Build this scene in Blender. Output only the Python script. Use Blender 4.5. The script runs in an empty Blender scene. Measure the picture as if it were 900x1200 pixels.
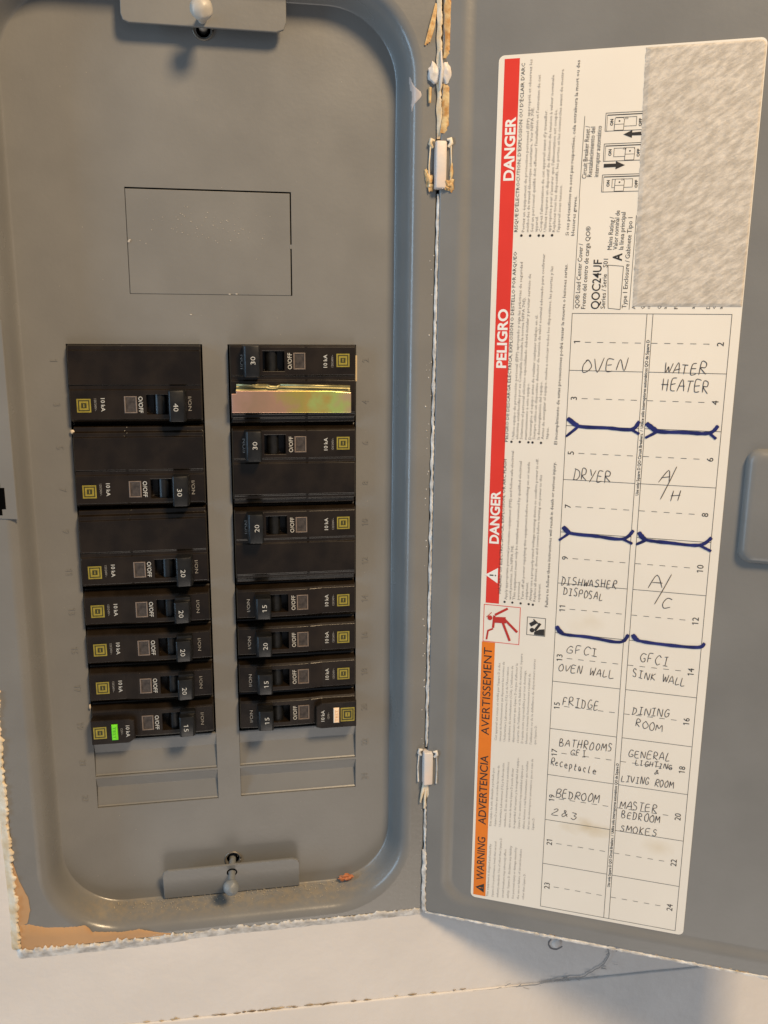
import bpy, bmesh, math, random
from mathutils import Matrix, Vector, noise
S = 0.001                      # everything is measured in millimetres
rnd = random.Random(7)
sc = bpy.context.scene
C = sc.collection

# ------------------------------------------------------------------ camera
cam = bpy.data.cameras.new('camera'); co = bpy.data.objects.new('camera', cam); C.objects.link(co)
rgt = Vector((0.985343, -0.170386, 0.008280)); fwd = Vector((0.168094, 0.961530, -0.217266)); up = Vector((0.029058, 0.215473, 0.976077))
M = Matrix.Identity(4)
for i in range(3):
    M[i][0] = rgt[i]; M[i][1] = up[i]; M[i][2] = -fwd[i]
M[0][3], M[1][3], M[2][3] = 69.935*S, -402.169*S, 12.291*S
co.matrix_world = M
cam.sensor_fit = 'VERTICAL'; cam.sensor_height = 36; cam.lens = 1024.71/1200*36
cam.clip_start = 0.01; cam.clip_end = 50
sc.camera = co

# ------------------------------------------------------------------ light
w = bpy.data.worlds.new('World'); sc.world = w; w.use_nodes = True
bg = w.node_tree.nodes['Background']; bg.inputs[0].default_value = (0.80, 0.87, 1.0, 1); bg.inputs[1].default_value = 0.20
sc.view_settings.view_transform = 'Standard'; sc.view_settings.look = 'None'; sc.view_settings.exposure = 0.0; sc.view_settings.gamma = 1.0
def area(name, pos, target, size, power, col, size_y=None):
    l = bpy.data.lights.new(name, 'AREA'); l.energy = power; l.color = col; l.size = size
    if size_y: l.shape = 'RECTANGLE'; l.size_y = size_y
    o = bpy.data.objects.new(name, l); C.objects.link(o)
    o.location = Vector(pos)
    o.rotation_euler = (Vector(target)-Vector(pos)).to_track_quat('-Z', 'Y').to_euler()
    return o
area('ceiling_lamp', (0.52, -0.90, 0.88), (0.08, 0, -0.1), 0.26, 21.0, (1.0, 0.735, 0.44))
area('window_light', (-1.3, -0.48, 0.1), (0.1, 0, -0.1), 0.26, 11.5, (0.45, 0.72, 1.0), 1.3)
area('low_lamp', (0.15, -0.95, -1.35), (0.1, 0, -0.2), 0.75, 5.5, (1.0, 0.88, 0.76))

# ------------------------------------------------------------------ materials
def mat(name, col, rough=.5, metal=0, bump=0, bscale=400, bdetail=3, var=0, vscale=60, col2=None, coat=0, spec=.5, vdetail=4, stretch=None):
    m = bpy.data.materials.new(name); m.use_nodes = True; nt = m.node_tree; b = nt.nodes['Principled BSDF']
    b.inputs['Base Color'].default_value = (*col, 1); b.inputs['Roughness'].default_value = rough
    b.inputs['Metallic'].default_value = metal; b.inputs['Coat Weight'].default_value = coat
    b.inputs['Specular IOR Level'].default_value = spec
    tc = nt.nodes.new('ShaderNodeTexCoord'); src = tc.outputs['Object']
    if stretch:
        mp = nt.nodes.new('ShaderNodeMapping'); mp.inputs['Rotation'].default_value = (0, 0, stretch[3]); nt.links.new(src, mp.inputs[0])
        mp2 = nt.nodes.new('ShaderNodeMapping'); mp2.inputs['Scale'].default_value = stretch[:3]; nt.links.new(mp.outputs[0], mp2.inputs[0]); src = mp2.outputs[0]
    if var or col2:
        n = nt.nodes.new('ShaderNodeTexNoise'); n.inputs['Scale'].default_value = vscale; n.inputs['Detail'].default_value = vdetail
        nt.links.new(src, n.inputs['Vector'])
        r = nt.nodes.new('ShaderNodeValToRGB'); r.color_ramp.elements[0].position = .35; r.color_ramp.elements[1].position = .68
        a = col; c2 = col2 or tuple(min(1, c*(1+var)) for c in col); a = col if col2 else tuple(c*(1-var) for c in col)
        r.color_ramp.elements[0].color = (*a, 1); r.color_ramp.elements[1].color = (*c2, 1)
        nt.links.new(n.outputs['Fac'], r.inputs[0]); nt.links.new(r.outputs[0], b.inputs['Base Color'])
        mr = nt.nodes.new('ShaderNodeMapRange'); mr.inputs['To Min'].default_value = max(0, rough-.09); mr.inputs['To Max'].default_value = min(1, rough+.13)
        nt.links.new(n.outputs['Fac'], mr.inputs[0]); nt.links.new(mr.outputs[0], b.inputs['Roughness'])
    if bump:
        n = nt.nodes.new('ShaderNodeTexNoise'); n.inputs['Scale'].default_value = bscale; n.inputs['Detail'].default_value = bdetail
        nt.links.new(src, n.inputs['Vector'])
        bp = nt.nodes.new('ShaderNodeBump'); bp.inputs['Strength'].default_value = bump; bp.inputs['Distance'].default_value = .0004
        nt.links.new(n.outputs['Fac'], bp.inputs['Height']); nt.links.new(bp.outputs[0], b.inputs['Normal'])
    return m
G = mat('grey_enamel', (.203, .199, .188), .33, bump=.13, bscale=520, var=.055, vscale=30, vdetail=8)
GR = G
RIM = mat('rim_enamel', (.203, .199, .188), .24, bump=.13, bscale=520, var=.055, vscale=30, vdetail=8)
nt = RIM.node_tree; b = nt.nodes['Principled BSDF']; lk = b.inputs['Base Color'].links[0].from_socket
tc = nt.nodes.new('ShaderNodeTexCoord'); sx = nt.nodes.new('ShaderNodeSeparateXYZ'); nt.links.new(tc.outputs['Object'], sx.inputs[0])
m1 = nt.nodes.new('ShaderNodeMapRange'); m1.inputs['From Min'].default_value = -.262; m1.inputs['From Max'].default_value = -.275; nt.links.new(sx.outputs['Y'], m1.inputs[0])
m2 = nt.nodes.new('ShaderNodeMapRange'); m2.inputs['From Min'].default_value = .0150; m2.inputs['From Max'].default_value = .009; nt.links.new(sx.outputs['Z'], m2.inputs[0])
n1 = nt.nodes.new('ShaderNodeTexNoise'); n1.inputs['Scale'].default_value = 260; n1.inputs['Detail'].default_value = 9; n1.inputs['Roughness'].default_value = .7; nt.links.new(tc.outputs['Object'], n1.inputs['Vector'])
m3 = nt.nodes.new('ShaderNodeMapRange'); m3.inputs['From Min'].default_value = .40; m3.inputs['From Max'].default_value = .68; m3.inputs['To Max'].default_value = .55; nt.links.new(n1.outputs['Fac'], m3.inputs[0])
q1 = nt.nodes.new('ShaderNodeMath'); q1.operation = 'MULTIPLY'; nt.links.new(m1.outputs[0], q1.inputs[0]); nt.links.new(m2.outputs[0], q1.inputs[1])
q2 = nt.nodes.new('ShaderNodeMath'); q2.operation = 'MULTIPLY'; nt.links.new(q1.outputs[0], q2.inputs[0]); nt.links.new(m3.outputs[0], q2.inputs[1])
mx = nt.nodes.new('ShaderNodeMix'); mx.data_type = 'RGBA'; mx.inputs['B'].default_value = (.36, .28, .17, 1)
nt.links.new(q2.outputs[0], mx.inputs['Factor']); nt.links.new(lk, mx.inputs['A']); nt.links.new(mx.outputs['Result'], b.inputs['Base Color'])
GD = mat('dusty_grey_enamel', (.20, .20, .19), .34, bump=.35, bscale=500, col2=(.33, .29, .22), vscale=120, vdetail=8)
BLK = mat('black_phenolic', (.0095, .0062, .0036), .25, bump=.15, bscale=240, bdetail=6, col2=(.0180, .0118, .0068), vscale=90, vdetail=8)
BLK2 = mat('black_handle_plastic', (.008, .008, .008), .36, bump=.08, bscale=600, var=.2, vscale=300)
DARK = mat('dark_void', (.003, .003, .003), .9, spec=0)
PANE = mat('smoked_window_plastic', (.062, .052, .046), .2, var=.35, vscale=500, coat=.4)
PFR = mat('brown_window_frame', (.19, .15, .125), .35, var=.15, vscale=300)
WHT = mat('white_print', (.52, .52, .49), .6, var=.12, vscale=900)
GREYP = mat('faded_print', (.30, .29, .27), .6)
GOLD = mat('gold_print', (.31, .255, .035), .42, var=.15, vscale=500)
OLIVE = mat('olive_print', (.040, .040, .010), .5)
GREEN = mat('green_sticker', (.19, .80, .02), .5, var=.05)
ORNG = mat('pale_orange_sticker', (.95, .72, .50), .45)
STK = mat('dark_green_ink', (.05, .30, .01), .6)
STK2 = mat('tan_ink', (.65, .35, .15), .6)
PAPER = mat('label_paper', (.82, .76, .66), .50, bump=.10, bscale=90, bdetail=5, var=.025, vscale=16, coat=.05)
# old brown stains soaked into the paper
nt = PAPER.node_tree; b = nt.nodes['Principled BSDF']; lk = b.inputs['Base Color'].links[0].from_socket
tc = nt.nodes.new('ShaderNodeTexCoord'); cur = lk
for (cx, cy, sx, sy, k_) in ((.080, -.2245, 55, 130, .75), (.074, -.122, 75, 110, .28), (.112, -.229, 90, 120, .35)):
    mp = nt.nodes.new('ShaderNodeMapping'); mp.inputs['Location'].default_value = (-cx*sx, -cy*sy, 0); mp.inputs['Scale'].default_value = (sx, sy, 0)
    ln = nt.nodes.new('ShaderNodeVectorMath'); ln.operation = 'LENGTH'
    nz = nt.nodes.new('ShaderNodeTexNoise'); nz.inputs['Scale'].default_value = 130; nz.inputs['Detail'].default_value = 5
    nt.links.new(tc.outputs['Object'], mp.inputs[0]); nt.links.new(tc.outputs['Object'], nz.inputs['Vector']); nt.links.new(mp.outputs[0], ln.inputs[0])
    ma = nt.nodes.new('ShaderNodeMath'); ma.operation = 'MULTIPLY_ADD'; ma.inputs[1].default_value = 1.1
    nt.links.new(nz.outputs['Fac'], ma.inputs[0]); nt.links.new(ln.outputs['Value'], ma.inputs[2])
    mr = nt.nodes.new('ShaderNodeMapRange'); mr.inputs['From Min'].default_value = 1.25; mr.inputs['From Max'].default_value = .45; mr.inputs['To Max'].default_value = k_
    nt.links.new(ma.outputs[0], mr.inputs[0])
    mx = nt.nodes.new('ShaderNodeMix'); mx.data_type = 'RGBA'; mx.inputs['B'].default_value = (.60, .47, .27, 1)
    nt.links.new(mr.outputs[0], mx.inputs['Factor']); nt.links.new(cur, mx.inputs['A']); cur = mx.outputs['Result']
nt.links.new(cur, b.inputs['Base Color'])
RED = mat('red_ink', (.72, .035, .018), .5, var=.04, vscale=50)
ORA = mat('orange_ink', (.80, .20, .010), .5, var=.05, vscale=50)
INK = mat('black_ink', (.025, .022, .020), .6)
INKS = mat('small_print_ink', (.26, .23, .20), .65)
INKG = mat('grey_print_ink', (.38, .35, .31), .65)
PEN = mat('ballpoint_ink', (.045, .04, .045), .5, var=.3, vscale=700)
BLUE = mat('blue_marker_ink', (.014, .02, .13), .42, var=.3, vscale=150)
STAIN = mat('paper_stain', (.66, .56, .38), .6, col2=(.74, .66, .52), vscale=140, vdetail=6)
FUZZ = mat('torn_fibre_paper', (.47, .415, .345), .9, bump=.9, bscale=900, bdetail=8, col2=(.69, .62, .53), vscale=480, vdetail=10, stretch=(.45, 1.2, 1, math.radians(-37)))
WALL = mat('wall_paint', (.715, .67, .625), .55, bump=.8, bscale=170, bdetail=7, var=.045, vscale=26, vdetail=9)
WHP = mat('white_paint_ridge', (.42, .39, .35), .5, bump=.8, bscale=500, bdetail=5, col2=(.82, .79, .74), vscale=230)
CREAM = mat('torn_cream_paint', (.66, .50, .30), .6, bump=.8, bscale=400, col2=(.82, .74, .60), vscale=150)
TAN = mat('tan_old_paint', (.50, .29, .135), .55, bump=.25, bscale=250, var=.06, vscale=50)
RUST = mat('amber_paint_residue', (.45, .22, .06), .5, bump=.7, bscale=600, col2=(.72, .55, .28), vscale=300)
PINK = mat('painted_hinge', (.74, .62, .54), .42, bump=.4, bscale=300, col2=(.62, .60, .58), vscale=70)
CRUD = mat('brown_grime', (.16, .10, .05), .9, col2=(.55, .42, .25), vscale=90)
LUMPM = mat('orange_plastic', (.50, .15, .045), .6, bump=.9, bscale=500, col2=(.38, .17, .09), vscale=300)
SCREW = mat('paint_covered_screw', (.50, .46, .40), .4, bump=.3, bscale=300, var=.1)
SCRG = mat('grey_painted_screw', (.21, .22, .22), .45, bump=.3, bscale=500, var=.1)
SHAFT = mat('steel_shaft', (.25, .22, .18), .45, metal=.6)
# yellow zinc plating: the interference tint runs along the strip
ZN = bpy.data.materials.new('yellow_zinc_plate'); ZN.use_nodes = True
nt = ZN.node_tree; b = nt.nodes['Principled BSDF']; b.inputs['Metallic'].default_value = .8; b.inputs['Roughness'].default_value = .34
tc = nt.nodes.new('ShaderNodeTexCoord'); sp = nt.nodes.new('ShaderNodeSeparateXYZ'); nt.links.new(tc.outputs['Object'], sp.inputs[0])
nz = nt.nodes.new('ShaderNodeTexNoise'); nz.inputs['Scale'].default_value = 90; nz.inputs['Detail'].default_value = 5; nt.links.new(tc.outputs['Object'], nz.inputs['Vector'])
mr = nt.nodes.new('ShaderNodeMapRange'); mr.inputs['From Min'].default_value = 0; mr.inputs['From Max'].default_value = .054
nt.links.new(sp.outputs['X'], mr.inputs[0])
ad = nt.nodes.new('ShaderNodeMath'); ad.operation = 'MULTIPLY_ADD'; ad.inputs[1].default_value = .62; nt.links.new(nz.outputs['Fac'], ad.inputs[0]); nt.links.new(mr.outputs[0], ad.inputs[2])
sb = nt.nodes.new('ShaderNodeMath'); sb.operation = 'SUBTRACT'; sb.inputs[1].default_value = .31; nt.links.new(ad.outputs[0], sb.inputs[0])
cr = nt.nodes.new('ShaderNodeValToRGB'); els = cr.color_ramp.elements
els[0].position = 0; els[0].color = (.78, .47, .36, 1); els[1].position = 1; els[1].color = (.85, .52, .42, 1)
for p_, c_ in ((.18, (.66, .42, .28)), (.45, (.78, .46, .30)), (.58, (.70, .58, .16)), (.70, (.82, .58, .16)), (.82, (.70, .85, .26)), (.90, (.80, .72, .30))):
    e = els.new(p_); e.color = (*c_, 1)
nt.links.new(sb.outputs[0], cr.inputs[0]); nt.links.new(cr.outputs[0], b.inputs['Base Color'])

# ------------------------------------------------------------------ mesh helpers (all input in mm)
class MB:
    def __init__(s): s.bm = bmesh.new()
    def poly(s, pts, smooth=False):
        f = s.bm.faces.new([s.bm.verts.new(Vector(p)*S) for p in pts]); f.smooth = smooth; return s
    def grid(s, rows, closed=False, smooth=True):
        vs = [[s.bm.verts.new(Vector(p)*S) for p in r] for r in rows]
        for a, b in zip(vs[:-1], vs[1:]):
            n = len(a)
            for i in range(n if closed else n-1):
                q = [a[i], a[(i+1) % n], b[(i+1) % n], b[i]]
                f = s.bm.faces.new(q); f.smooth = smooth
        return vs
    def cap(s, ring):
        try: s.bm.faces.new(ring)
        except ValueError: pass
    def box(s, a, b, bev=0, seg=2):
        x0, y0, z0 = a; x1, y1, z1 = b
        t = bmesh.new(); bmesh.ops.create_cube(t, size=1)
        for v in t.verts: v.co = Vector(((x0+x1)/2+v.co.x*(x1-x0), (y0+y1)/2+v.co.y*(y1-y0), (z0+z1)/2+v.co.z*(z1-z0)))*S
        if bev: bmesh.ops.bevel(t, geom=t.edges[:], offset=bev*S, segments=seg, profile=.5, affect='EDGES')
        s.merge(t); return s
    def prism(s, pts, z0, z1, bev=0, seg=2):       # polygon in xy extruded along z
        t = bmesh.new()
        a = [t.verts.new(Vector((x, y, z0))*S) for x, y in pts]; b = [t.verts.new(Vector((x, y, z1))*S) for x, y in pts]
        n = len(pts); t.faces.new(a[::-1]); top = t.faces.new(b)
        for i in range(n): t.faces.new([a[i], a[(i+1) % n], b[(i+1) % n], b[i]])
        bmesh.ops.recalc_face_normals(t, faces=t.faces[:])
        if bev: bmesh.ops.bevel(t, geom=list(top.edges), offset=bev*S, segments=seg, profile=.5, affect='EDGES')
        s.merge(t); return s
    def merge(s, t, mtx=None):
        if mtx is not None: t.transform(mtx)
        me = bpy.data.meshes.new('tmp'); t.to_mesh(me); t.free(); s.bm.from_mesh(me); bpy.data.meshes.remove(me)
    def tube(s, path, rad, n=8, squash=1, ends=True):
        rows = []
        for i, p in enumerate(path):
            p = Vector(p); d = (Vector(path[min(i+1, len(path)-1)])-Vector(path[max(i-1, 0)])).normalized()
            a = d.cross(Vector((0, 0, 1))); a = a.normalized() if a.length > .05 else Vector((1, 0, 0)); b_ = d.cross(a).normalized()
            r = rad[i] if isinstance(rad, (list, tuple)) else rad
            rows.append([p+a*r*math.cos(2*math.pi*k/n)+b_*r*squash*math.sin(2*math.pi*k/n) for k in range(n)])
        vs = s.grid(rows, closed=True)
        if ends: s.cap(vs[0][::-1]); s.cap(vs[-1])
        return s
    def ball(s, c, r, sub=3, jit=0, scl=(1, 1, 1)):
        t = bmesh.new(); bmesh.ops.create_icosphere(t, subdivisions=sub, radius=1)
        for v in t.verts:
            k = 1+jit*noise.noise(v.co*1.7+Vector(c))
            v.co = (Vector(c)+Vector((v.co.x*scl[0], v.co.y*scl[1], v.co.z*scl[2]))*r*k)*S
        for f in t.faces: f.smooth = True
        s.merge(t); return s
    def build(s, name, m, parent=None, label=None, kind=None, smooth=None, recalc=True):
        if recalc: bmesh.ops.recalc_face_normals(s.bm, faces=s.bm.faces[:])
        me = bpy.data.meshes.new(name); s.bm.to_mesh(me); s.bm.free()
        for k in (m if isinstance(m, (list, tuple)) else [m]): me.materials.append(k)
        if smooth:
            for p in me.polygons: p.use_smooth = True
            me.set_sharp_from_angle(angle=math.radians(smooth))
        o = bpy.data.objects.new(name, me); C.objects.link(o)
        if parent: o.parent = parent
        if label: o['label'] = label
        if kind: o['kind'] = kind
        return o
def root(name, mtx, label, cat, group=None):
    o = bpy.data.objects.new(name, None); C.objects.link(o); o.matrix_world = mtx
    o.empty_display_size = .01; o['label'] = label; o['category'] = cat
    if group: o['group'] = group
    return o
FACE = Matrix.Rotation(math.pi/2, 4, 'X')      # local x right, y up, z towards the viewer
ANG = 0.446644
DOORM = Matrix.Translation((.159459, -.016, 0)) @ Matrix.Rotation(-ANG, 4, 'Z') @ FACE

_gc = {}
def text_geo(s_, bold=0, res=2):
    k = (s_, bold, res)
    if k in _gc: return _gc[k]
    cu = bpy.data.curves.new('t', 'FONT'); cu.body = s_; cu.resolution_u = res; cu.offset = bold; cu.size = 1
    cu.space_word = .85
    o = bpy.data.objects.new('t', cu); C.objects.link(o)
    dg = bpy.context.evaluated_depsgraph_get(); dg.update()
    me = bpy.data.meshes.new_from_object(o.evaluated_get(dg))
    vs = [v.co.copy() for v in me.vertices]; fs = [tuple(p.vertices) for p in me.polygons]
    if s_.isdigit() and '1' in s_:                 # the built-in 1 is a bare stroke: give it its flag
        par = list(range(len(vs)))
        def fd(a):
            while par[a] != a: a = par[a]
            return a
        for f in fs:
            for q in f[1:]: par[fd(q)] = fd(f[0])
        isl = {}
        for i in range(len(vs)): isl.setdefault(fd(i), []).append(vs[i])
        for pts in isl.values():
            xa = min(p.x for p in pts); xb = max(p.x for p in pts); ya = min(p.y for p in pts); yb = max(p.y for p in pts)
            if yb-ya > .5 and xb-xa < .2:
                n0 = len(vs); vs += [Vector((xa+.001, yb, 0)), Vector((xa-.14, yb-.10, 0)), Vector((xa-.14, yb-.185, 0)), Vector((xa+.001, yb-.10, 0))]; fs.append((n0, n0+1, n0+2, n0+3))
    bpy.data.objects.remove(o); bpy.data.curves.remove(cu); bpy.data.meshes.remove(me)
    _gc[k] = (vs, fs); return _gc[k]
CAPH = .73
def put_text(mb, s_, p0, p1, h, w_, bold=0, res=2):
    """baseline from p0 to p1 (mm, local xy), cap height h, lying at height w_"""
    vs, fs = text_geo(s_, bold, res)
    x0 = min(v.x for v in vs); x1 = max(v.x for v in vs)
    p0 = Vector((*p0, 0)); p1 = Vector((*p1, 0)); d = p1-p0; L = d.length; d.normalize(); n = Vector((-d.y, d.x, 0))
    kx = L/(x1-x0); ky = h/CAPH
    nv = [mb.bm.verts.new((p0+d*((v.x-x0)*kx)+n*(v.y*ky)+Vector((0, 0, w_)))*S) for v in vs]
    for f in fs:
        try: mb.bm.faces.new([nv[i] for i in f])
        except ValueError: pass
def ribbon(mb, pts, wd, w_, taper=.75, sub=4, jit=0.0):
    """a pen stroke: smooth line through pts"""
    P = [Vector((*p, 0)) for p in pts]; Q = []
    for i in range(len(P)-1):
        a = P[max(i-1, 0)]; b_ = P[i]; c = P[i+1]; d = P[min(i+2, len(P)-1)]
        for k in range(sub):
            t = k/sub
            q = .5*((2*b_)+(c-a)*t+(2*a-5*b_+4*c-d)*t*t+(3*b_-a-3*c+d)*t**3)
            Q.append(q+Vector((rnd.uniform(-jit, jit), rnd.uniform(-jit, jit), 0)))
    Q.append(P[-1]); rows = []
    for i, q in enumerate(Q):
        d = (Q[min(i+1, len(Q)-1)]-Q[max(i-1, 0)])
        d = d.normalized() if d.length > 1e-6 else Vector((1, 0, 0))
        n = Vector((-d.y, d.x, 0)); r = wd/2*(taper if i in (0, len(Q)-1) else 1)*rnd.uniform(.85, 1.12)
        rows.append([q+n*r+Vector((0, 0, w_)), q-n*r+Vector((0, 0, w_))])
    mb.grid(rows, smooth=False)

def rrect(x0, x1, z0, z1, r, w_, n=10):
    out = []
    for cx, cz, a0 in ((x1-r, z1-r, 0), (x0+r, z1-r, 90), (x0+r, z0+r, 180), (x1-r, z0+r, 270)):
        for k in range(n+1):
            a = math.radians(a0+90*k/n); out.append((cx+r*math.cos(a), cz+r*math.sin(a), w_))
    return out
def fill_holes(mb, outer, holes):
    t = mb.bm; es = []
    for loop in [outer]+holes:
        vs = [t.verts.new(Vector(p)*S) for p in loop]
        for i in range(len(vs)): es.append(t.edges.new((vs[i], vs[(i+1) % len(vs)])))
    r = bmesh.ops.triangle_fill(t, use_beauty=True, use_dissolve=False, edges=es)
    for f in r['geom']:
        if isinstance(f, bmesh.types.BMFace): f.smooth = False

# ================================================================== the wall
WZ = 14.5          # wall face, mm towards the viewer from the recessed plate
wb = MB()
fill_holes(wb, rrect(-900, 900, -760, 800, 1, WZ, 2), [rrect(-32, 155, -281, 146, 1, WZ, 2)])
for a, c in (((-900, -334.5), (900, -334.5)),): pass
wall = wb.build('wall', WALL, None, kind='structure'); wall.matrix_world = FACE
lb = MB()
lp = []
for i in range(121):
    x = -600+i*10; lp.append(x)
rows = []
for k, (dz, ww) in enumerate(((0, 14.0), (0, 14.9), (-.35, 15.25), (-1, 15.35), (-200, 15.35), (-420, 15.35))):
    rows.append([(x, -333.6-.042*(x+20)*(.62 if x < 190 else .62)+.35*noise.noise(Vector((x*.05, 0, 0)))*(k < 4)+dz, ww+.25*noise.noise(Vector((x*.08, 5, 0)))*(k < 4)) for x in lp])
lb.grid(rows, smooth=True)
lower = lb.build('wall_lower_band', WALL, None, kind='structure'); lower.matrix_world = FACE
gb = MB()
for i in range(46):                                # grime and chips caught in the joint
    x = rnd.choice((rnd.uniform(12, 190), rnd.uniform(30, 110))); z = -333.6-.026*(x+20)+rnd.uniform(.1, 1.1); l = rnd.uniform(1.0, 5)
    gb.tube([(x, z, 14.6), (x+l/2, z+rnd.uniform(-.2, .2), 14.9), (x+l, z-.026*l, 14.6)], [.1, rnd.uniform(.15, .4), .1], 5)
gb.build('joint_grime', CRUD, wall, kind='stuff')
cb = MB()
ribbon(cb, [(188, -339.5), (219, -340.6), (236, -339), (249, -339.2), (257, -336), (261.3, -333), (264.4, -328.3), (263.9, -322), (263.8, -316)], .75, 15.3, jit=.45)
for i in range(26):
    q = rnd.choice([(205, -340), (219, -340.6), (236, -339), (249, -339.2), (257, -336), (261.3, -333), (264, -326), (264, -320)]); a_ = rnd.uniform(-.6, .9)
    q = (q[0]+rnd.uniform(-7, 7), q[1]+rnd.uniform(-1.6, 1.6)); l = rnd.uniform(1.5, 5)
    ribbon(cb, [q, (q[0]+l*math.cos(a_), q[1]+l*math.sin(a_)*.6)], rnd.uniform(.2, .6), 15.32+i*.004, .3, 4, .15)
crack = cb.build('crack', mat('grey_crack', (.36, .35, .34), .9), wall)
crack.location.y = 0
rb_ = MB()
ribbon(rb_, [(237.5, -318.8), (234.5, -320.2), (231, -319), (229.6, -316), (231, -313.6)], .9, 14.62, jit=.1)
rb_.build('screw_hole_ring', mat('grey_hole', (.22, .21, .21), .9), wall)
sm_ = MB(); sm_.ball((234.5, -316.6, 14.3), 3.1, 2, .1, (1, 1, .25)); sm_.build('wall_plug', WALL, wall)

# ================================================================== the electrical panel
panel = root('electrical_panel', FACE.copy(), 'grey recessed load center with its hinged door swung open, set in a white wall', 'electrical panel')
X0, X1, Z0, Z1, RR = -17.8, 143.8, -274.0, 139.5, 30
# front flange and rolled rim
cv = MB()
prof = [(0, 0), (.25, .12), (.8, .9), (1.4, 2.4), (2.0, 5), (2.6, 8), (3.3, 11), (4.3, 13.3), (5.6, 14.9), (7.2, 15.7), (8.8, 16)]
prof0 = prof
rows = [rrect(X0-o, X1+o, Z0-o, Z1+o, RR+o, w_, 16) for o, w_ in prof]
cv.grid(rows, closed=True, smooth=True)
FX0, FX1, FZ0, FZ1 = -36.4, 158.6, -284.4, 153
fill_holes(cv, rrect(FX0, FX1, FZ0, FZ1, 1.2, 16, 3), [rows[-1]])
o_ = rrect(FX0, FX1, FZ0, FZ1, 1.2, 16, 3)
cv.grid([o_, rrect(FX0-.5, FX1+.5, FZ0-.5, FZ1+.5, 1.4, 15.6, 3), rrect(FX0-.6, FX1+.6, FZ0-.6, FZ1+.6, 1.4, 14.4, 3)], closed=True)
bmesh.ops.remove_doubles(cv.bm, verts=cv.bm.verts[:], dist=1e-6)
cv.build('front_rim', RIM, panel)
# recessed plate with its two breaker openings, knock-out and twist-out slots
OB = -186.8
AL, AR, BL, BR = 0, 57.8, 68.87, 126.67
pb = MB()
inner = rrect(X0, X1, Z0, Z1, RR, 0, 16)
KN = (28.0, 98.0, 21.3, 65.1)
hol = [[(AL, 0, 0), (AR, 0, 0), (AR, OB, 0), (AL, OB, 0)], [(BL, 0, 0), (BR, 0, 0), (BR, OB, 0), (BL, OB, 0)],
       [(KN[0], KN[2], 0), (KN[1], KN[2], 0), (KN[1], KN[3], 0), (KN[0], KN[3], 0)]]
slots = [(x0, x1, z1, z0) for x0, x1 in ((AL, AR), (BL, BR)) for z1, z0 in ((OB-.02, -205.6), (-206.6, -222.2))]
for x0, x1, z1, z0 in slots:
    if z1 > -190: z1 = -187.4
    hol.append([(x0, z1, 0), (x1, z1, 0), (x1, z0, 0), (x0, z0, 0)])
for hx, hz, hr in ((62.9, 127.4, 3.0), (63.9, -256.8, 3.2)):
    hol.append([(hx+hr*math.cos(2*math.pi*k/24), hz+hr*math.sin(2*math.pi*k/24), 0) for k in range(24)])
fill_holes(pb, inner, hol)
for h in hol:                                       # sheet thickness round every opening
    pb.grid([h, [(x, y, -1.3) for x, y, _ in h]], closed=True, smooth=False)
pb.build('recessed_plate', G, panel)
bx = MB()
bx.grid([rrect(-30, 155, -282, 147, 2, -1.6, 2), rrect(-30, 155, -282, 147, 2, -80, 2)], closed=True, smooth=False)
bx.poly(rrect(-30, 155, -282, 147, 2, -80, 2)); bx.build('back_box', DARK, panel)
kb = MB()
kb.prism([(KN[0]+.15, KN[2]+.12), (KN[1]-.55, KN[2]+.12), (KN[1]-.55, KN[3]-.62), (KN[0]+.15, KN[3]-.62)], -1.5, -.12, .22)
kb.box((KN[1]-.9, 41.4, -1.2), (KN[1]+.2, 43.2, -.05)); kb.build('main_breaker_knockout', G, panel)
for x0, x1, z1, z0 in slots:
    if z1 > -190: z1 = -187.4
    tb = MB(); m_ = z1-(z1-z0)*.36
    a, c = x0+.12, x1-.12
    tb.grid([[(a, z1-.1, -.1), (c, z1-.1, -.1)], [(a, m_, -2.3), (c, m_, -2.3)], [(a, m_-.3, -2.3), (c, m_-.3, -2.3)], [(a, z0+.9, -1.0), (c, z0+.9, -1.0)], [(a, z0+.35, -.5), (c, z0+.35, -.5)], [(a, z0+.1, -1.3), (c, z0+.1, -1.3)]], smooth=False)
    tb.build('twistout_slot', G, panel)
# embossed circuit numbers beside the openings
for k in range(12):
    for n_, x in ((2*k+1, -5.4), (2*k+2, 131.3)):
        nb = MB(); zc = -7.0-19.05*k
        s_ = str(n_)
        vs, fs = text_geo(s_, 0, 2); xw = max(v.x for v in vs)-min(v.x for v in vs)
        wd = 2.9*xw/CAPH*.9
        if x < 0: put_text(nb, s_, (x-1.4, zc+wd/2), (x-1.4, zc-wd/2), 3.2, .22)
        else: put_text(nb, s_, (x+1.4, zc-wd/2), (x+1.4, zc+wd/2), 3.2, .22)
        bmesh.ops.recalc_face_normals(nb.bm, faces=nb.bm.faces[:])
        r = bmesh.ops.extrude_face_region(nb.bm, geom=nb.bm.faces[:])
        for v in r['geom']:
            if isinstance(v, bmesh.types.BMVert): v.co.z = -.05*S
        nb.build('embossed_number', G, panel)
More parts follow.
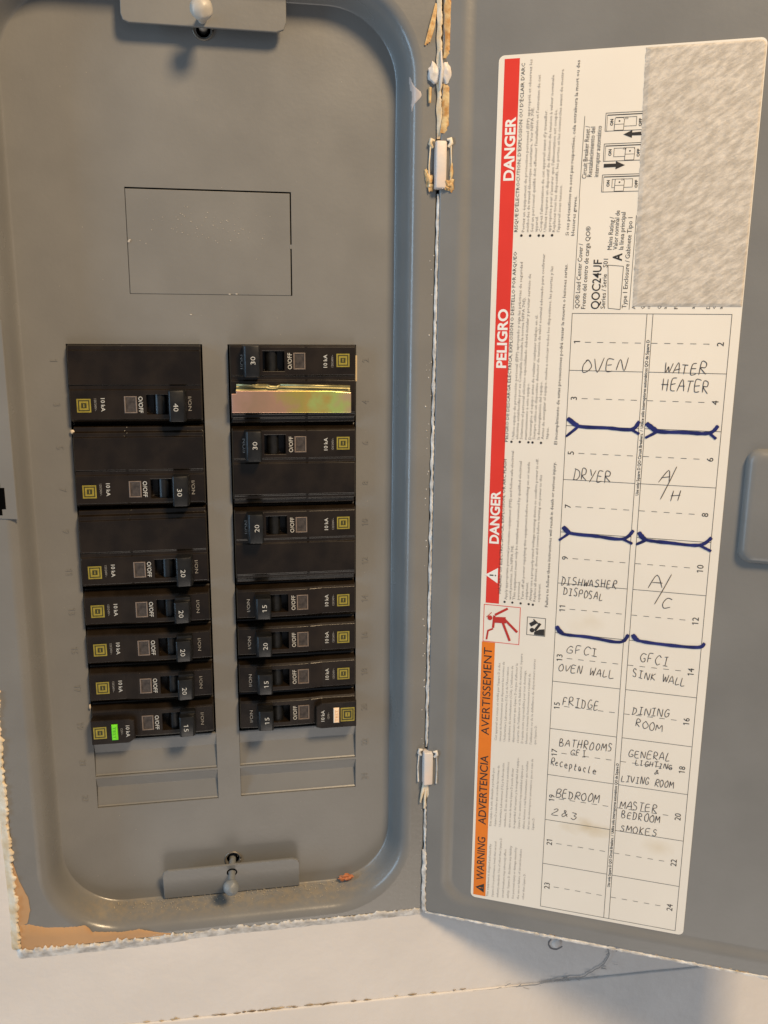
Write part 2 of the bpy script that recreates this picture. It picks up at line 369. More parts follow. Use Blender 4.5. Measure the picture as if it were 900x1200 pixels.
# mounting tabs with their screws
tb = MB(); tb.prism([(30.8, 160), (30.8, 129.5), (31.6, 127.3), (33.8, 126.5), (92.5, 126.2), (95.5, 127.2), (96.6, 130), (96.6, 160)], 5.8, 7.1, .35)
t1 = tb.build('mounting_tab', G, panel)
sb_ = MB(); sb_.tube([(62.8, 129, -6), (62.8, 129.6, 17)], 1.9, 14); sb_.ball((62.8, 129.9, 18), 4.5, 4, .08, (1, 1, .75)); sb_.build('screw', SCREW, t1, smooth=60, label='screw with a ball of cream paint on its head')
gb = MB(); gb.tube([(62.8+4*math.cos(a*.3), 127.6+4*math.sin(a*.3), .1) for a in range(22)], .5, 6); gb.build('washer', SHAFT, t1)
tb = MB(); tb.prism([(29.4, -274.2), (29.4, -258.6), (30.1, -256.4), (32.3, -255.3), (93.5, -255.0), (96.2, -256.0), (97.2, -258.6), (97.2, -274.2)], 0, 1.2, .35)
for v in tb.bm.verts: v.co.z += (1.2+(v.co.y/S+274)*.27)*S
t2 = tb.build('mounting_tab', G, panel)
sb_ = MB(); sb_.tube([(63.9, -256.8, -6), (63.3, -260.2, 6), (62.9, -261.2, 16)], 1.7, 14); sb_.ball((62.9, -261.4, 16.5), 3.8, 4, .1, (1, 1, .9)); sb_.build('screw', SCRG, t2, smooth=60)
hb = MB(); hb.tube([(63.3+2.3*math.cos(a*.3), -260.2+2.3*math.sin(a*.3), 6.15+2.3*math.sin(a*.3)*.27) for a in range(22)], .35, 6); hb.build('screw_hole', DARK, t2)
gb = MB(); gb.tube([(63.9+3.9*math.cos(a*.3), -256.8+3.9*math.sin(a*.3), .1) for a in range(22)], .5, 6); gb.build('washer', SHAFT, t2)
# latch strike on the left flange
st = MB(); st.prism([(-36, 11), (-21.5, 10), (-21.5, -73.5), (-36, -72.5)], 16.0, 16.5, .3)
sp_ = st.build('latch_strike_pad', G, panel)
st = MB(); st.prism([(-40, -57.4), (-27.6, -57.4), (-27.6, -59.5), (-26, -59.5), (-26, -68.8), (-27.6, -68.8), (-27.6, -71.4), (-40, -71.4)], 16.3, 16.56); st.build('strike_slot', DARK, sp_)
# old paint on the bottom corner
ob = MB()
def rag(pts, n=5, j=.35):
    out = []
    for i in range(len(pts)):
        a = Vector(pts[i]); b_ = Vector(pts[(i+1) % len(pts)])
        for k in range(n):
            p = a.lerp(b_, k/n); out.append((p.x+rnd.uniform(-j, j)*(k > 0), p.y+rnd.uniform(-j, j)*(k > 0)))
    return out
topz = [(-36.4, -270.6), (-32.4, -270.7), (-24.9, -273.4), (-13.4, -274.6), (-6.5, -274.4), (-3.7, -278.4), (10.1, -280.2), (18.2, -279.6), (26.5, -282.4), (34, -284.2)]
def topat(x):
    for (a, za), (b_, zb) in zip(topz[:-1], topz[1:]):
        if a <= x <= b_: return za+(zb-za)*(x-a)/(b_-a)
    return topz[-1][1]
rr = [[], [], [], []]
for i in range(142):
    x = -36.4+i*.5; z = topat(x)+.5*noise.noise(Vector((x*.7, 3, 0)))+.25*noise.noise(Vector((x*2.3, 7, 0)))
    z = max(z, -284.35)
    rr[0].append((x, z, 16.0)); rr[1].append((x, z-.12, 16.16)); rr[2].append((x, min(z-.2, (z-284.4)/2), 16.2+.1*noise.noise(Vector((x*.3, 1, 0))))); rr[3].append((x, -284.45, 16.12))
ob.grid(rr)
ob.prism(rag([(-37, -236.8), (-34.8, -247.1), (-31.6, -256), (-31.0, -263.2), (-32.9, -270.0), (-36.9, -271)], 4, .2), 15.9, 16.17)
ob.build('old_paint_patch', TAN, panel)
# narrow pale streak following the curve of the rim
smb = MB(); rr = []
def rimw(x):
    o = x-X1
    for (a, wa), (b_, wb_) in zip(prof0[:-1], prof0[1:]):
        if a <= o <= b_: return wa+(wb_-wa)*(o-a)/(b_-a)
    return 16
for i in range(34):
    z = 113.5-i*.5; k = i/33
    xl = 147.0+1.2*k+.2*noise.noise(Vector((z, 0, 0))); xr = xl+.2+3.6*math.exp(-((k-.62)/.17)**2)+.7*math.sin(math.pi*k)+.3*noise.noise(Vector((z*.9, 4, 0)))
    rr.append([(xl+(xr-xl)*j/6, z, rimw(xl+(xr-xl)*j/6)+.14-(.2 if j in (0, 6) else 0)) for j in range(7)])
smb.grid(rr); smb.build('pale_rim_streak', mat('pale_streak', (.52, .45, .41), .35), panel)
# dust and flecks
db = MB()
for i in range(260):
    x = rnd.uniform(0, 140); z = -274.2-abs(rnd.gauss(0, 1.6)); o = max(0, min(4.2, -274-z)); 
    ww = 1.2+o*2.6+rnd.uniform(0, .2)
    db.ball((x, z, min(ww, 13)), rnd.uniform(.1, .28), 1)
db.build('rim_dust', mat('dust', (.55, .45, .30), .8), panel, kind='stuff')
db = MB()
for i in range(70):  # pale specks coloured in as glints off the embossed marks
    x = rnd.gauss(64, 14); z = rnd.gauss(49, 4.5)
    db.box((x, z, -.12), (x+rnd.uniform(.1, .5), z+rnd.uniform(.1, .35), .06))
for x, z in ((28.2, 42.6), (28.7, 43.4), (53, 12.5), (28.3, 43), (70, 21.4), (73, 21.5)):
    db.box((x, z, -.1), (x+.9, z+.5, .25), .1)
db.build('paint_and_glint_flecks', mat('flecks', (.50, .46, .40), .4), panel, kind='stuff')

# ---- the door: part of the panel
dm = MB()
DU, DT, DBm = 212, 152, -284.6
cols = [(0.9, -6), (0.7, .2), (1.1, 1.1), (1.9, 1.5), (9.4, 1.5), (10.6, 1.25), (13.6, -.1), (15, -.35), (22, -.35)]
vrows = [(DBm-1.5, -7), (DBm-1.3, .6), (DBm-.2, 1.4), (DBm+.8, 1.5), (-277.6, 1.5), (-276.4, 1.2), (-273.8, -.1), (-272.6, -.35)]
def wcol(u):
    for (a, wa), (b_, wb_) in zip(cols[:-1], cols[1:]):
        if a <= u <= b_: return wa+(wb_-wa)*(u-a)/(b_-a)
    return cols[-1][1]
# inner panel field with rounded corner; rim loops run round it
def dl(o, w_): return rrect(15-o, DU+30, -272.6-o, DT+60, 9+o*.7, w_, 12)
prof = [(0, -.35), (1.2, -.15), (2.6, .5), (4.0, 1.15), (5.2, 1.45), (6.4, 1.5)]
rows = [dl(o, w_) for o, w_ in prof]
dm.grid(rows, closed=True, smooth=True)
dm.poly(rows[0])
fill_holes(dm, rrect(1.9, DU+40, DBm, DT+70, 2.2, 1.5, 5), [rows[-1]])
eo = [rrect(1.9-o, DU+40+o, DBm-o, DT+70+o, 2.2+o, w_, 5) for o, w_ in ((0, 1.5), (.5, 1.3), (.95, .7), (1.1, 0), (1.1, -8))]
dm.grid(eo, closed=True, smooth=True)
bmesh.ops.remove_doubles(dm.bm, verts=dm.bm.verts[:], dist=1e-6)
# trim the door; its unseen width is stretched to lengthen the cast shadow
for co_, no_ in (((DU*S, 0, 0), (1, 0, 0)), ((0, DT*S, 0), (0, 1, 0))):
    g = dm.bm.verts[:]+dm.bm.edges[:]+dm.bm.faces[:]
    bmesh.ops.bisect_plane(dm.bm, geom=g, plane_co=co_, plane_no=no_, clear_outer=True)
bb_ = MB()
door = dm.build('door', G, panel)
door.matrix_local = FACE.inverted() @ DOORM
bb_.box((1.0, DBm-1.0, -8), (DU, DT, -6.5), .3); bb_.build('door_back', G, door)
# finger latch housing
lt = MB()
rows = []
for o, w_ in ((0, -.4), (.2, .6), (.7, 1.7), (1.5, 2.6), (2.6, 3.1), (4.0, 3.3)):
    rows.append(rrect(133.6+o, 168-o, -88.2+o, -39.4-o, 5.4-o*.5, w_, 8))
vs = lt.grid(rows, closed=True); f = lt.bm.faces.new(vs[-1]); f.smooth = True
lt.build('latch_housing', G, door)
# paint seam along the hinge line and the lower door edge
def seam(name, path, r0, m_, par, jz=.35, n=6, label=None):
    P = []; R_ = []
    for i in range(len(path)-1):
        a = Vector(path[i]); b_ = Vector(path[i+1]); k = max(2, int((b_-a).length/1.3))
        for j in range(k):
            p = a.lerp(b_, j/k); q = noise.noise(p*.35); q2 = noise.noise(p*1.1+Vector((9, 0, 0)))
            P.append(p+Vector((q*jz+q2*jz*.5 if abs(b_.y-a.y) > abs(b_.x-a.x) else 0, 0 if abs(b_.y-a.y) > abs(b_.x-a.x) else q*jz+q2*jz*.5, 0)))
            R_.append(max(.12, r0*(1+.8*q2+.5*q+rnd.uniform(-.25, .25))))
    sb2 = MB(); sb2.tube(P, R_, n, .8); return sb2.build(name, m_, par, smooth=50, label=label)
sg = MB(); sg.box((157.6, -284, 9), (160.3, 150, 15.5)); sg.build('hinge_gap', DARK, panel)
seam('edge_paint', [(1.5, -286.1, .6), (40, -286.3, 1.0), (90, -286.3, 1.1), (130, -286.2, 1.1), (211, -286.0, 1.0)], .75, WHP, door, .25)
eb = MB()
for i in range(34):
    u = rnd.uniform(60, 186) if i % 2 else rnd.uniform(135, 165)
    eb.ball((u, -284.9+rnd.uniform(-.4, .4), 1.1), rnd.uniform(.3, .8), 1, .5, (rnd.uniform(1, 3.2), .8, .6))
eb.build('edge_paint_chips', RUST, door, kind='stuff')
# hinges
def hinge(z0, z1, x, m_, lab):
    h = MB(); h.box((x-2.2, z0, 13), (x+2.5, z1, 20.3), .8, 3)
    ho = h.build('hinge', m_, panel, label=lab, smooth=40)
    t = MB()
    for sx in (-1, 1):
        q = 3.2 if sx > 0 else 0
        t.tube([(x+sx*3.0, z1-2.6, 16.9+q), (x+sx*4.2, z1-1, 17.3+q), (x+sx*3.8, z1+.6, 17.3+q), (x+sx*2.4, z1+.3, 17+q)], [.6, .9, .9, .5], 7)
        t.tube([(x+sx*4.0, z1-1, 17.1+q), (x+sx*4.5, (z0+z1)/2, 16.8+q), (x+sx*4.2, z0+1, 17.1+q)], [.4, .28, .5], 6)
    t.build('hinge_clip', CREAM if z0 > 0 else WHP, ho, smooth=60)
    return ho, x
h1, hx = hinge(65.8, 85.0, 159.9, PINK, 'upper painted hinge barrel with amber paint at its foot')
t = MB()
t.ball((155.6, 69.8, 16.4), 2.1, 3, 1.1, (.7, 1.7, .45)); t.ball((154.4, 72.4, 16.4), 1.2, 3, 1, (.6, 1.2, .5)); t.ball((156.6, 66.6, 16.6), 1.3, 3, 1, (.7, 1.1, .5)); t.ball((164.2, 67.8, 20.0), 2.2, 3, 1.1, (.9, 1.0, .4)); t.ball((162.9, 66.2, 19.8), 1.3, 3, 1, (1.4, .6, .5)); t.ball((164.4, 72.6, 20.2), 1.2, 2, .4, (.6, 3, .5))
t.build('paint_residue', RUST, h1, smooth=60)
h2, hx = hinge(-213, -195.4, 159.8, PINK, 'lower painted hinge barrel with white drips below it')
t = MB()
for dx, L_ in ((-2.4, 9), (-.6, 12.5), (1.1, 10), (2.5, 6)):
    t.tube([(159.8+dx*.35, -212.5, 17.3), (159.7+dx*.9, -216-L_*.3, 17.6), (159.6+dx*1.15, -214.5-L_, 17.2)], [1.0, .8, .45], 6)
t.ball((161.2, -228.2, 17.2), .8, 2, .2); t.build('paint_drip', CREAM, h2, smooth=60)
t = MB()     # top of the hinge run: paint dome, splayed strips
t.ball((157.2, 111.2, 16.6), 3.5, 3, .5, (.8, 1.15, .45)); t.ball((161.6, 111.6, 18.6), 3.3, 3, .5, (.75, 1.2, .4)); t.tube([(159.3, 120, 18.4), (159.6, 113, 19.3), (159.3, 108, 19.0), (159.2, 105, 18)], [.35, .6, .75, .3], 7); dome = t.build('paint_dome', PINK, panel, smooth=60, label='rounded blob of pale paint on the hinge line')
t = MB()
for dx in (-.7, 0, .6): t.tube([(157.4+dx*.3, 138, 16.5), (155.6+dx, 129, 16.9+abs(dx)*.3), (153.9+dx*1.3, 122.8+dx, 16.4)], [.35, .55, .4], 6, .6)
t.tube([(155.2, 106, 17), (155.2, 100, 17)], [.8, .6], 6)
t.tube([(160, 152, 18.6), (163, 148, 20), (160.6, 142, 18.8)], [1.8, 1.4, 1.0], 7, .6)
t.build('paint_residue', RUST, panel, smooth=60)

# torn white paint round the flange, on the wall
def ragged_strip(name, path, wd, m_, par, w0=14.5, th=1.9, seed=0, nx=1.2):
    P = []
    for i in range(len(path)-1):
        a = Vector((*path[i], 0)); b_ = Vector((*path[i+1], 0)); k = max(2, int((b_-a).length/nx))
        P += [a.lerp(b_, j/k) for j in range(k)]
    P.append(Vector((*path[-1], 0))); rows = []
    for i, p in enumerate(P):
        d = (P[min(i+1, len(P)-1)]-P[max(i-1, 0)]).normalized(); n = Vector((-d.y, d.x, 0))
        e = 1.0*noise.noise(p*.12+Vector((seed, 0, 0)))+1.1*noise.noise(p*.55+Vector((0, seed, 0)))+.9*noise.noise(p*.9+Vector((0, 0, seed)))+.2*noise.noise(p*2.1)+rnd.uniform(-.05, .05)
        f_ = .5*noise.noise(p*.2+Vector((0, seed, 9)))
        fade = min(1, i/4, (len(P)-1-i)/4)
        rows.append([p+n*(wd*.5+e*wd*.38)+Vector((0, 0, w0-.3)), p+n*(wd*.42+e*wd*.30)+Vector((0, 0, w0+th*fade*(1+.2*e))), p+n*(0.1*wd+f_)+Vector((0, 0, w0+th*fade*(.85+.3*f_))), p-n*(wd*.4)+Vector((0, 0, w0+.5*fade)), p-n*(wd*.75+f_)+Vector((0, 0, w0-.1))])
    t_ = MB(); t_.grid(rows, smooth=True); return t_.build(name, m_, par)
ragged_strip('paint_seam', [(159.9, 64), (159.6, 20), (159.5, -40), (159.6, -120), (159.6, -194)], .95, WHP, panel, 16.7, .8, 2, .55)
ragged_strip('paint_seam', [(159.5, -223), (159.7, -250), (159.7, -272)], .9, WHP, panel, 16.9, .9, 4, .6)
ragged_strip('paint_seam', [(159.6, -250), (159.7, -270), (159.7, -282), (160.2, -285), (162.5, -286.3), (166, -286.4)], 1.6, WHP, panel, 17.2, 1.1, 6, .6)
ragged_strip('paint_seam', [(158.6, 150), (159.0, 118), (159.4, 100), (159.8, 86)], 1.5, CREAM, panel, 16.9, 1.3, 9, .55)
ragged_strip('amber_residue', [(161.6, 145), (162.2, 133), (162.0, 117)], 2.2, RUST, panel, 18.6, .7, 12, .5)
ragged_strip('amber_residue', [(162.2, 108), (162.4, 97), (161.6, 88)], 2.6, RUST, panel, 18.6, .8, 15, .5)
fb = MB()
for i in range(110):
    u = rnd.choice((rnd.gauss(162.2, 1.6), rnd.gauss(157.6, .8))); z = rnd.uniform(-284, 60)
    ww = 16.05 if u < 158.8 else 17.55+(u-160)*.48
    fb.ball((u, z, ww), rnd.uniform(.12, .34), 1, .4, (1, 1.4, .5))
fb.build('paint_and_glint_flecks', WHP, panel, kind='stuff')
fb = MB()
for i in range(120):
    x = rnd.uniform(-12, 140); z = rnd.uniform(-265, 125)
    if -2 < x < 129 and -224 < z < 2: continue
    fb.ball((x, z, .02), rnd.uniform(.08, .2), 1, .3, (1, 1, .4))
fb.build('paint_and_glint_flecks', mat('fine_flecks', (.42, .38, .32), .6), panel, kind='stuff')
ragged_strip('torn_paint_edge', [(160, -286.6), (120, -286.5), (60, -286.2), (20, -286.4)][::-1], 4.4, WHP, wall, 14.5, 1.5, 3, .7)
ragged_strip('torn_paint_edge', [(-39, -286.6), (-20, -287.0), (0, -287.0), (22, -287.0), (42, -286.4)], 5.2, WHP, wall, 14.5, 2.2, 5, .6)
ragged_strip('torn_paint_edge', [(-38.8, -285), (-38.2, -260), (-38.6, -230), (-38.4, -200), (-38.2, -170), (-37.6, -150)][::-1], 3.6, CREAM, wall, 14.5, 2.2, 8, .5)

# ================================================================== circuit breakers
def breaker_body(mb, double, flip, lo=-99, hi=99):
    ST = [(.7, 2.6, 0, 0), (1.1, 3.5, 0, 0), (17, 3.7, 0, 0), (22.6, 4.6, 0, 0), (23.8, 4.6, 0, 0), (23.8, 4.6, .9, 3.5), (28.9, 4.8, .9, 3.5), (28.9, 4.8, 0, 3.5),
          (33, 4.9, 0, 4.4), (33, 4.9, 7.5, 4.4), (42.6, 4.9, 7.5, 4.4), (42.6, 4.9, 0, 4.4), (50, 4.8, 0, 0), (56.6, 4.5, 0, 0), (57.1, 3.4, 0, 0)]
    rows = []
    for u, w_, n_, hv in ST:
        if double: w_ = 4.3 if 1 < u < 57 else 3.2
        hv = hv or 3.5
        r = [(-9.3, -10), (-9.3, -2.2), (-8.3, -1.8), (-7.2, w_-1.0), (-6.3, w_), (-hv, w_), (-hv, w_-n_), (hv, w_-n_), (hv, w_), (6.3, w_)]
        if double: r += [(6.7, w_-.7), (8.3, w_-.7), (8.7, w_-.1), (23.2, w_-.1), (23.7, w_-.9), (25.3, w_-1.1), (25.8, w_-2.6), (27.6, w_-2.9), (28.15, w_-4), (28.15, -10)]
        else: r += [(6.9, w_-.8), (8.1, .6), (8.6, -1.0), (9.3, -1.4), (9.3, -10)]
        rows.append([(u, min(hi, max(lo, v)), w2) for v, w2 in r])
    vs = mb.grid(rows, smooth=False)
    mb.cap(vs[0][::-1]); mb.cap(vs[-1])
def rect_ring(mb, u, v, ho, hi, w_, hov=None, hiv=None):
    hov = hov or ho; hiv = hiv or hi
    o = [(u-ho, v-hov), (u+ho, v-hov), (u+ho, v+hov), (u-ho, v+hov)]; i = [(u-hi, v-hiv), (u+hi, v-hiv), (u+hi, v+hiv), (u-hi, v+hiv)]
    for k in range(4): mb.poly([(*o[k], w_), (*o[(k+1) % 4], w_), (*i[(k+1) % 4], w_), (*i[k], w_)])
def txt_down(mb, s_, u, v0, v1, h, w_, bold=0): put_text(mb, s_, (u, v0), (u, v1), h, w_, bold)
BM_cache = {}
def shared(key, fn, name, m_, par, **kw):
    if key in BM_cache:
        o = BM_cache[key].copy(); C.objects.link(o); o.parent = par; return o
    o = fn().build(name, m_, par, **kw); BM_cache[key] = o; return o
def make_breaker(side, row, kind, rating, label, jit=0, logo_v=-.3):
    """row: index of the label row, kind: single, double or wide (test-button type)"""
    zc = 2.3-18.85*row-9.42
    if side == 'L': mtx = FACE @ Matrix.Translation((0, zc*S, jit*S))
    else: mtx = FACE @ Matrix.Translation((126.67*S, zc*S, jit*S)) @ Matrix.Rotation(math.pi, 4, 'Z')
    r = root('circuit_breaker', mtx, label, 'circuit breaker', 'circuit breakers in the panel')
    r.matrix_world = mtx @ Matrix.Rotation(math.radians(rnd.uniform(-.3, .3)), 4, 'Z')
    dbl = kind == 'double'; wide = kind == 'wide'
    def body():
        lo, hi = (-99, 25.75) if (side == 'L' and row == 1) else ((-7.0, 99) if (side == 'R' and row == 0) else (-99, 99))
        m = MB(); breaker_body(m, dbl, False, lo, hi)
        bmesh.ops.remove_doubles(m.bm, verts=m.bm.verts[:], dist=1e-7)
        bmesh.ops.dissolve_degenerate(m.bm, dist=1e-7, edges=m.bm.edges[:])
        m.bm.normal_update()
        es = [e for e in m.bm.edges if len(e.link_faces) == 2 and e.calc_face_angle(0) > .45 and e.calc_length() > .0012]
        bmesh.ops.bevel(m.bm, geom=es, offset=.30*S, segments=2, profile=.5, affect='EDGES', clamp_overlap=True)
        return m
    shared(('body', dbl, row < 2 and (side, row)), body, 'body', BLK, r)
    wl = 4.4 if dbl else 3.72; wo = 4.4 if dbl else 5.0
    lu, lv = 6.6, logo_v
    if wide:
        a, c = (-8.6, 3.6) if side == 'L' else (-5.2, 8.4)
        nb = MB(); nb.prism([(.6, a), (17.6, a), (20.4, a+1.8), (20.4, c-.8), (18, c), (.6, c)], 0, 7.0, .5); nb.build('nose_block', BLK, r)
        wl = 7.08; lv = (a+c)/2; lu = 4.6 if side == 'L' else 5.0
        sk = MB(); su = 11.3 if side == 'L' else 9.7+1.1
        if side == 'R': su = 10.6
        sk.prism([(su-1.4, lv-3.9), (su+1.4, lv-3.9), (su+1.4, lv+3.9), (su-1.4, lv+3.9)], 7.0, 7.9, .5)
        so = sk.build('test_button', GREEN if side == 'L' else ORNG, r, label='bright green test button' if side == 'L' else 'pale orange test button')
        tk = MB(); txt_down(tk, 'TEST', su-.75, lv+3, lv-3, 1.4, 7.95); tk.build('button_print', STK if side == 'L' else STK2, so)
    # logo: square within a square
    def logo():
        m = MB(); rect_ring(m, 0, 0, 2.95, 2.4, 0); rect_ring(m, 0, 0, 1.9, 1.15, 0, 1.9, 1.15)
        m.poly([(-.2, -.75, 0), (.2, -.75, 0), (.2, .75, 0), (-.2, .75, 0)]); return m
    def base():
        m = MB(); m.poly([(-3.05, -3.05, 0), (3.05, -3.05, 0), (3.05, 3.05, 0), (-3.05, 3.05, 0)]); return m
    if wide and side == 'R':
        x = MB().poly([(lu-3.4, lv-3.6, wl-.02), (lu+3.4, lv-3.6, wl-.02), (lu+3.4, lv+3.6, wl-.02), (lu-3.4, lv+3.6, wl-.02)]).build('gold_plate_print', GOLD, r)
        lo = shared('logoD', logo, 'square_logo', OLIVE, r)
    else:
        x = shared('logo_b', base, 'logo_background', OLIVE, r); x.location = (lu*S, lv*S, (wl+.0)*S)
        lo = shared('logo', logo, 'square_logo', GOLD, r)
    lo.location = (lu*S, lv*S, (wl+.05)*S)
    ku = 14.0; kv = 0
    if wide: ku = 16.6; kv = lv
    wk = wl+.06
    m = MB(); txt_down(m, '10 kA', ku-.2, kv+2.9, kv-2.9, 1.75, wk, .012)
    txt_down(m, 'O/OFF', 29.7, 3.6, -3.6, 1.9, wo+.06, .012)
    m.build('face_print', WHT, r)
    m = MB(); txt_down(m, '120/240V~' if not wide else '120V~', ku-(3.0 if not wide else 2.6), kv+(2.7 if not wide else 1.7), kv-(2.7 if not wide else 1.7), 1.0, wk, .0)
    m.build('small_face_print', GREYP, r)
    m = MB(); txt_down(m, 'I/ON', 51.0, 3.4, -2.8, 1.5, wo+.03-.1*0, .0); m.build('on_print', GREYP, r)
    wi = 4.4 if dbl else 4.85
    def ind():
        m = MB(); 
        for a_, b_ in (((23.6, -3.7, -.6), (24.2, 3.7, .25)), ((28.4, -3.7, -.6), (29.0, 3.7, .25)), ((24.2, -3.7, -.6), (28.4, -3.2, .25)), ((24.2, 3.2, -.6), (28.4, 3.7, .25))): m.box(a_, b_, .12)
        return m
    fo = shared('ind', ind, 'window_frame', PFR, r); fo.location.z = wi*S
    def ind2():
        m = MB(); m.box((24.2, -3.2, -.7), (28.4, 3.2, -.1), .1); return m
    po = shared('ind2', ind2, 'trip_window', PANE, r); po.location.z = wi*S
    def shaft():
        m = MB(); m.tube([(38.7, -4.3, 1.0), (38.7, 4.3, 1.0)], 2.7, 20); return m
    shared('shaft', shaft, 'rocker', BLK2, r, smooth=40)
    vv = (-6.9, 6.6) if dbl else (-5.0, 5.0)
    u0 = 43.0 if dbl else 41.4
    if side == 'R' and dbl: u0 = 44.0
    hh = 12.6 if not dbl else 11.6
    def handle():
        t = bmesh.new()
        pts = [(0, 1), (-.1, hh-.8), (.5, hh), (6.3, hh-.4), (7.1, hh-1.4), (7.6, 1)]
        a = [t.verts.new(Vector((u0+x, vv[0], z))*S) for x, z in pts]; b_ = [t.verts.new(Vector((u0+x, vv[1], z))*S) for x, z in pts]
        n = len(pts); t.faces.new(a); t.faces.new(b_[::-1])
        for i in range(n): t.faces.new([a[i], b_[i], b_[(i+1) % n], a[(i+1) % n]])
        bmesh.ops.recalc_face_normals(t, faces=t.faces[:])
        bmesh.ops.bevel(t, geom=t.edges[:], offset=.35*S, segments=2, profile=.5, affect='EDGES')
        m = MB(); m.merge(t)
        if not dbl:     # hollow behind the cap
            m.box((u0+.4, -3.6, 4.6), (u0+7.2, 6.2, 8.6), .3)
        return m
    hd = shared(('h', side, dbl), handle, 'handle', BLK2, r, smooth=35)
    m = MB(); hv = 1.75
    cv_ = -.4 if not dbl else -.6
    put_text(m, rating, (u0+2.0, cv_+hv), (u0+2.0, cv_-hv), 2.2, hh+.12, .0)
    ro = m.build('rating_number', WHT, hd)
    ro.rotation_euler = (0, 0, 0)
    return r
L = 'black %s breaker marked %s, %s'
make_breaker('L', 1, 'double', '40', 'black double-width breaker marked 40, topmost in the left column', 0)
make_breaker('L', 3, 'double', '30', 'black double-width breaker marked 30, second from the top in the left column', 0, -.8)
make_breaker('L', 5, 'double', '20', 'black double-width breaker marked 20 in the left column, just above the narrow ones', 0, -.5)
make_breaker('L', 6, 'single', '20', 'narrow black breaker marked 20 directly under the left double-width breakers', .1)
make_breaker('L', 7, 'single', '20', 'narrow black breaker marked 20, middle one of three in the left column', .2)
make_breaker('L', 8, 'single', '20', 'narrow black breaker marked 20 just above the breaker with the green button', .1)
make_breaker('L', 9, 'wide', '15', 'black breaker marked 15 with a bright green test button, bottom of the left column', .2)
make_breaker('R', 0, 'double', '30', 'black breaker marked 30 above the iridescent metal strip in the right column', 0)
make_breaker('R', 2, 'double', '30', 'black double-width breaker marked 30 just below the iridescent metal strip', 0)
make_breaker('R', 4, 'double', '20', 'black double-width breaker marked 20 in the right column', 0)
make_breaker('R', 6, 'single', '15', 'narrow black breaker marked 15 directly under the right double-width breakers', .1, .3)
make_breaker('R', 7, 'single', '20', 'narrow black breaker marked 20, the only narrow 20 in the right column', 0, .3)
make_breaker('R', 8, 'single', '15', 'narrow black breaker marked 15 just above the breaker with the pale orange button', .1, .3)
make_breaker('R', 9, 'wide', '15', 'black breaker marked 15 with a pale orange test button, bottom of the right column', .1)

# zinc-plated retaining strip over the second pole
br = root('retaining_bracket', FACE @ Matrix.Translation((70.0*S, -25*S, 0)), 'iridescent yellow zinc retaining strip across the top right breaker', 'metal bracket')
m = MB(); m.prism([(0, -4.9), (53.6, -5.3), (53.6, 3.8), (44, 4.6), (2, 4.9), (2, 3.6), (.0, 3.5)], 5.0, 5.9, .2); m.build('front_strip', ZN, br)
m = MB(); m.grid([[(2, 4.9, 5.6), (53.2, 4.2, 5.6)], [(2.2, 6.3, 4.6), (53.2, 5.3, 4.6)], [(2.2, 7.0, 4.4), (53.2, 6.0, 4.4)], [(2.2, 7.0, 3), (53.2, 6.0, 3)]], smooth=False)
for a_, b_ in ((0, 15.5), (21.5, 53)):
    m.tube([(a_+2.2 if a_ == 0 else a_, 7.5, 6.4), (b_, 7.5-(b_/53)*1.0, 6.4)], .55, 8)
m.tube([(15.5, 7.5, 6.4), (17, 6.7, 6.4), (20, 6.6, 6.4), (21.5, 7.2, 6.4)], .5, 8)
m.build('bent_flange', mat('pale_zinc', (.50, .44, .22), .42, metal=.85, var=.3, vscale=120), br)
# the strip's end tab visible beside the opening
m = MB(); m.box((126.25, -16.5, -1.0), (127.0, -4.8, .9), .1); t_ = m.build('opening_tab', mat('tan_chip', (.62, .48, .28), .5), panel)

# bits of wall paint caught on breakers
bl = MB(); bl.ball((15.2, -1.6, .9), 1.6, 2, .5, (1.3, .7, .5)); bl.ball((17.5, -1.2, .9), 1.0, 2, .5, (2.2, .5, .5)); bl.ball((.6, -38, 1.5), 1.2, 2, .5, (.9, .8, .5)); bl.ball((-.2, -168.5, 1), 1.0, 2, .4, (.5, 1.4, .5))
bl.build('paint_chips', mat('cream_chips', (.66, .56, .43), .5), panel, kind='stuff')

# orange lump lying on the rim
lump = root('orange_wire_scrap', FACE @ Matrix.Translation((121.4*S, -271.6*S, 3.2*S)), 'small orange plastic scrap lying on the bottom ledge of the recess', 'scrap')
m = MB(); m.ball((0, 0, 0), 1.9, 3, .9, (1.5, .75, .7)); m.ball((2.2, .5, .3), 1.2, 3, .9, (1.2, .8, .8)); m.ball((-2.4, -.4, -.2), .8, 2, .6); m.tube([(-2, .2, 0), (-3.6, -.3, .3), (-4.4, -.2, 0)], [.5, .35, .15], 6); m.build('scrap_body', LUMPM, lump, smooth=60)

# ================================================================== the directory label on the door
lab = root('directory_label', DOORM @ Matrix.Translation((0, 0, -.35*S)), 'cream paper label with red and orange warning bands and handwritten circuit list on grey door', 'label')
m = MB(); m.prism(rrect(24.6, 126.6, -272.9, 117.0, 2.4, 0, 6) and [(x, y) for x, y, _ in rrect(24.6, 126.6, -272.9, 117.0, 2.4, 0, 6)], .02, .22)
m.build('paper', PAPER, lab)
PZ = .22
def rectm(mb, u0, u1, v0, v1, w_): mb.poly([(u0, v0, w_), (u1, v0, w_), (u1, v1, w_), (u0, v1, w_)])
m = MB(); rectm(m, 27.0, 33.2, -117.0, 115.6, PZ+.05); m.build('red_band', RED, lab)
m = MB(); rectm(m, 25.9, 32.1, -271.4, -136.3, PZ+.05); m.build('orange_band', ORA, lab)
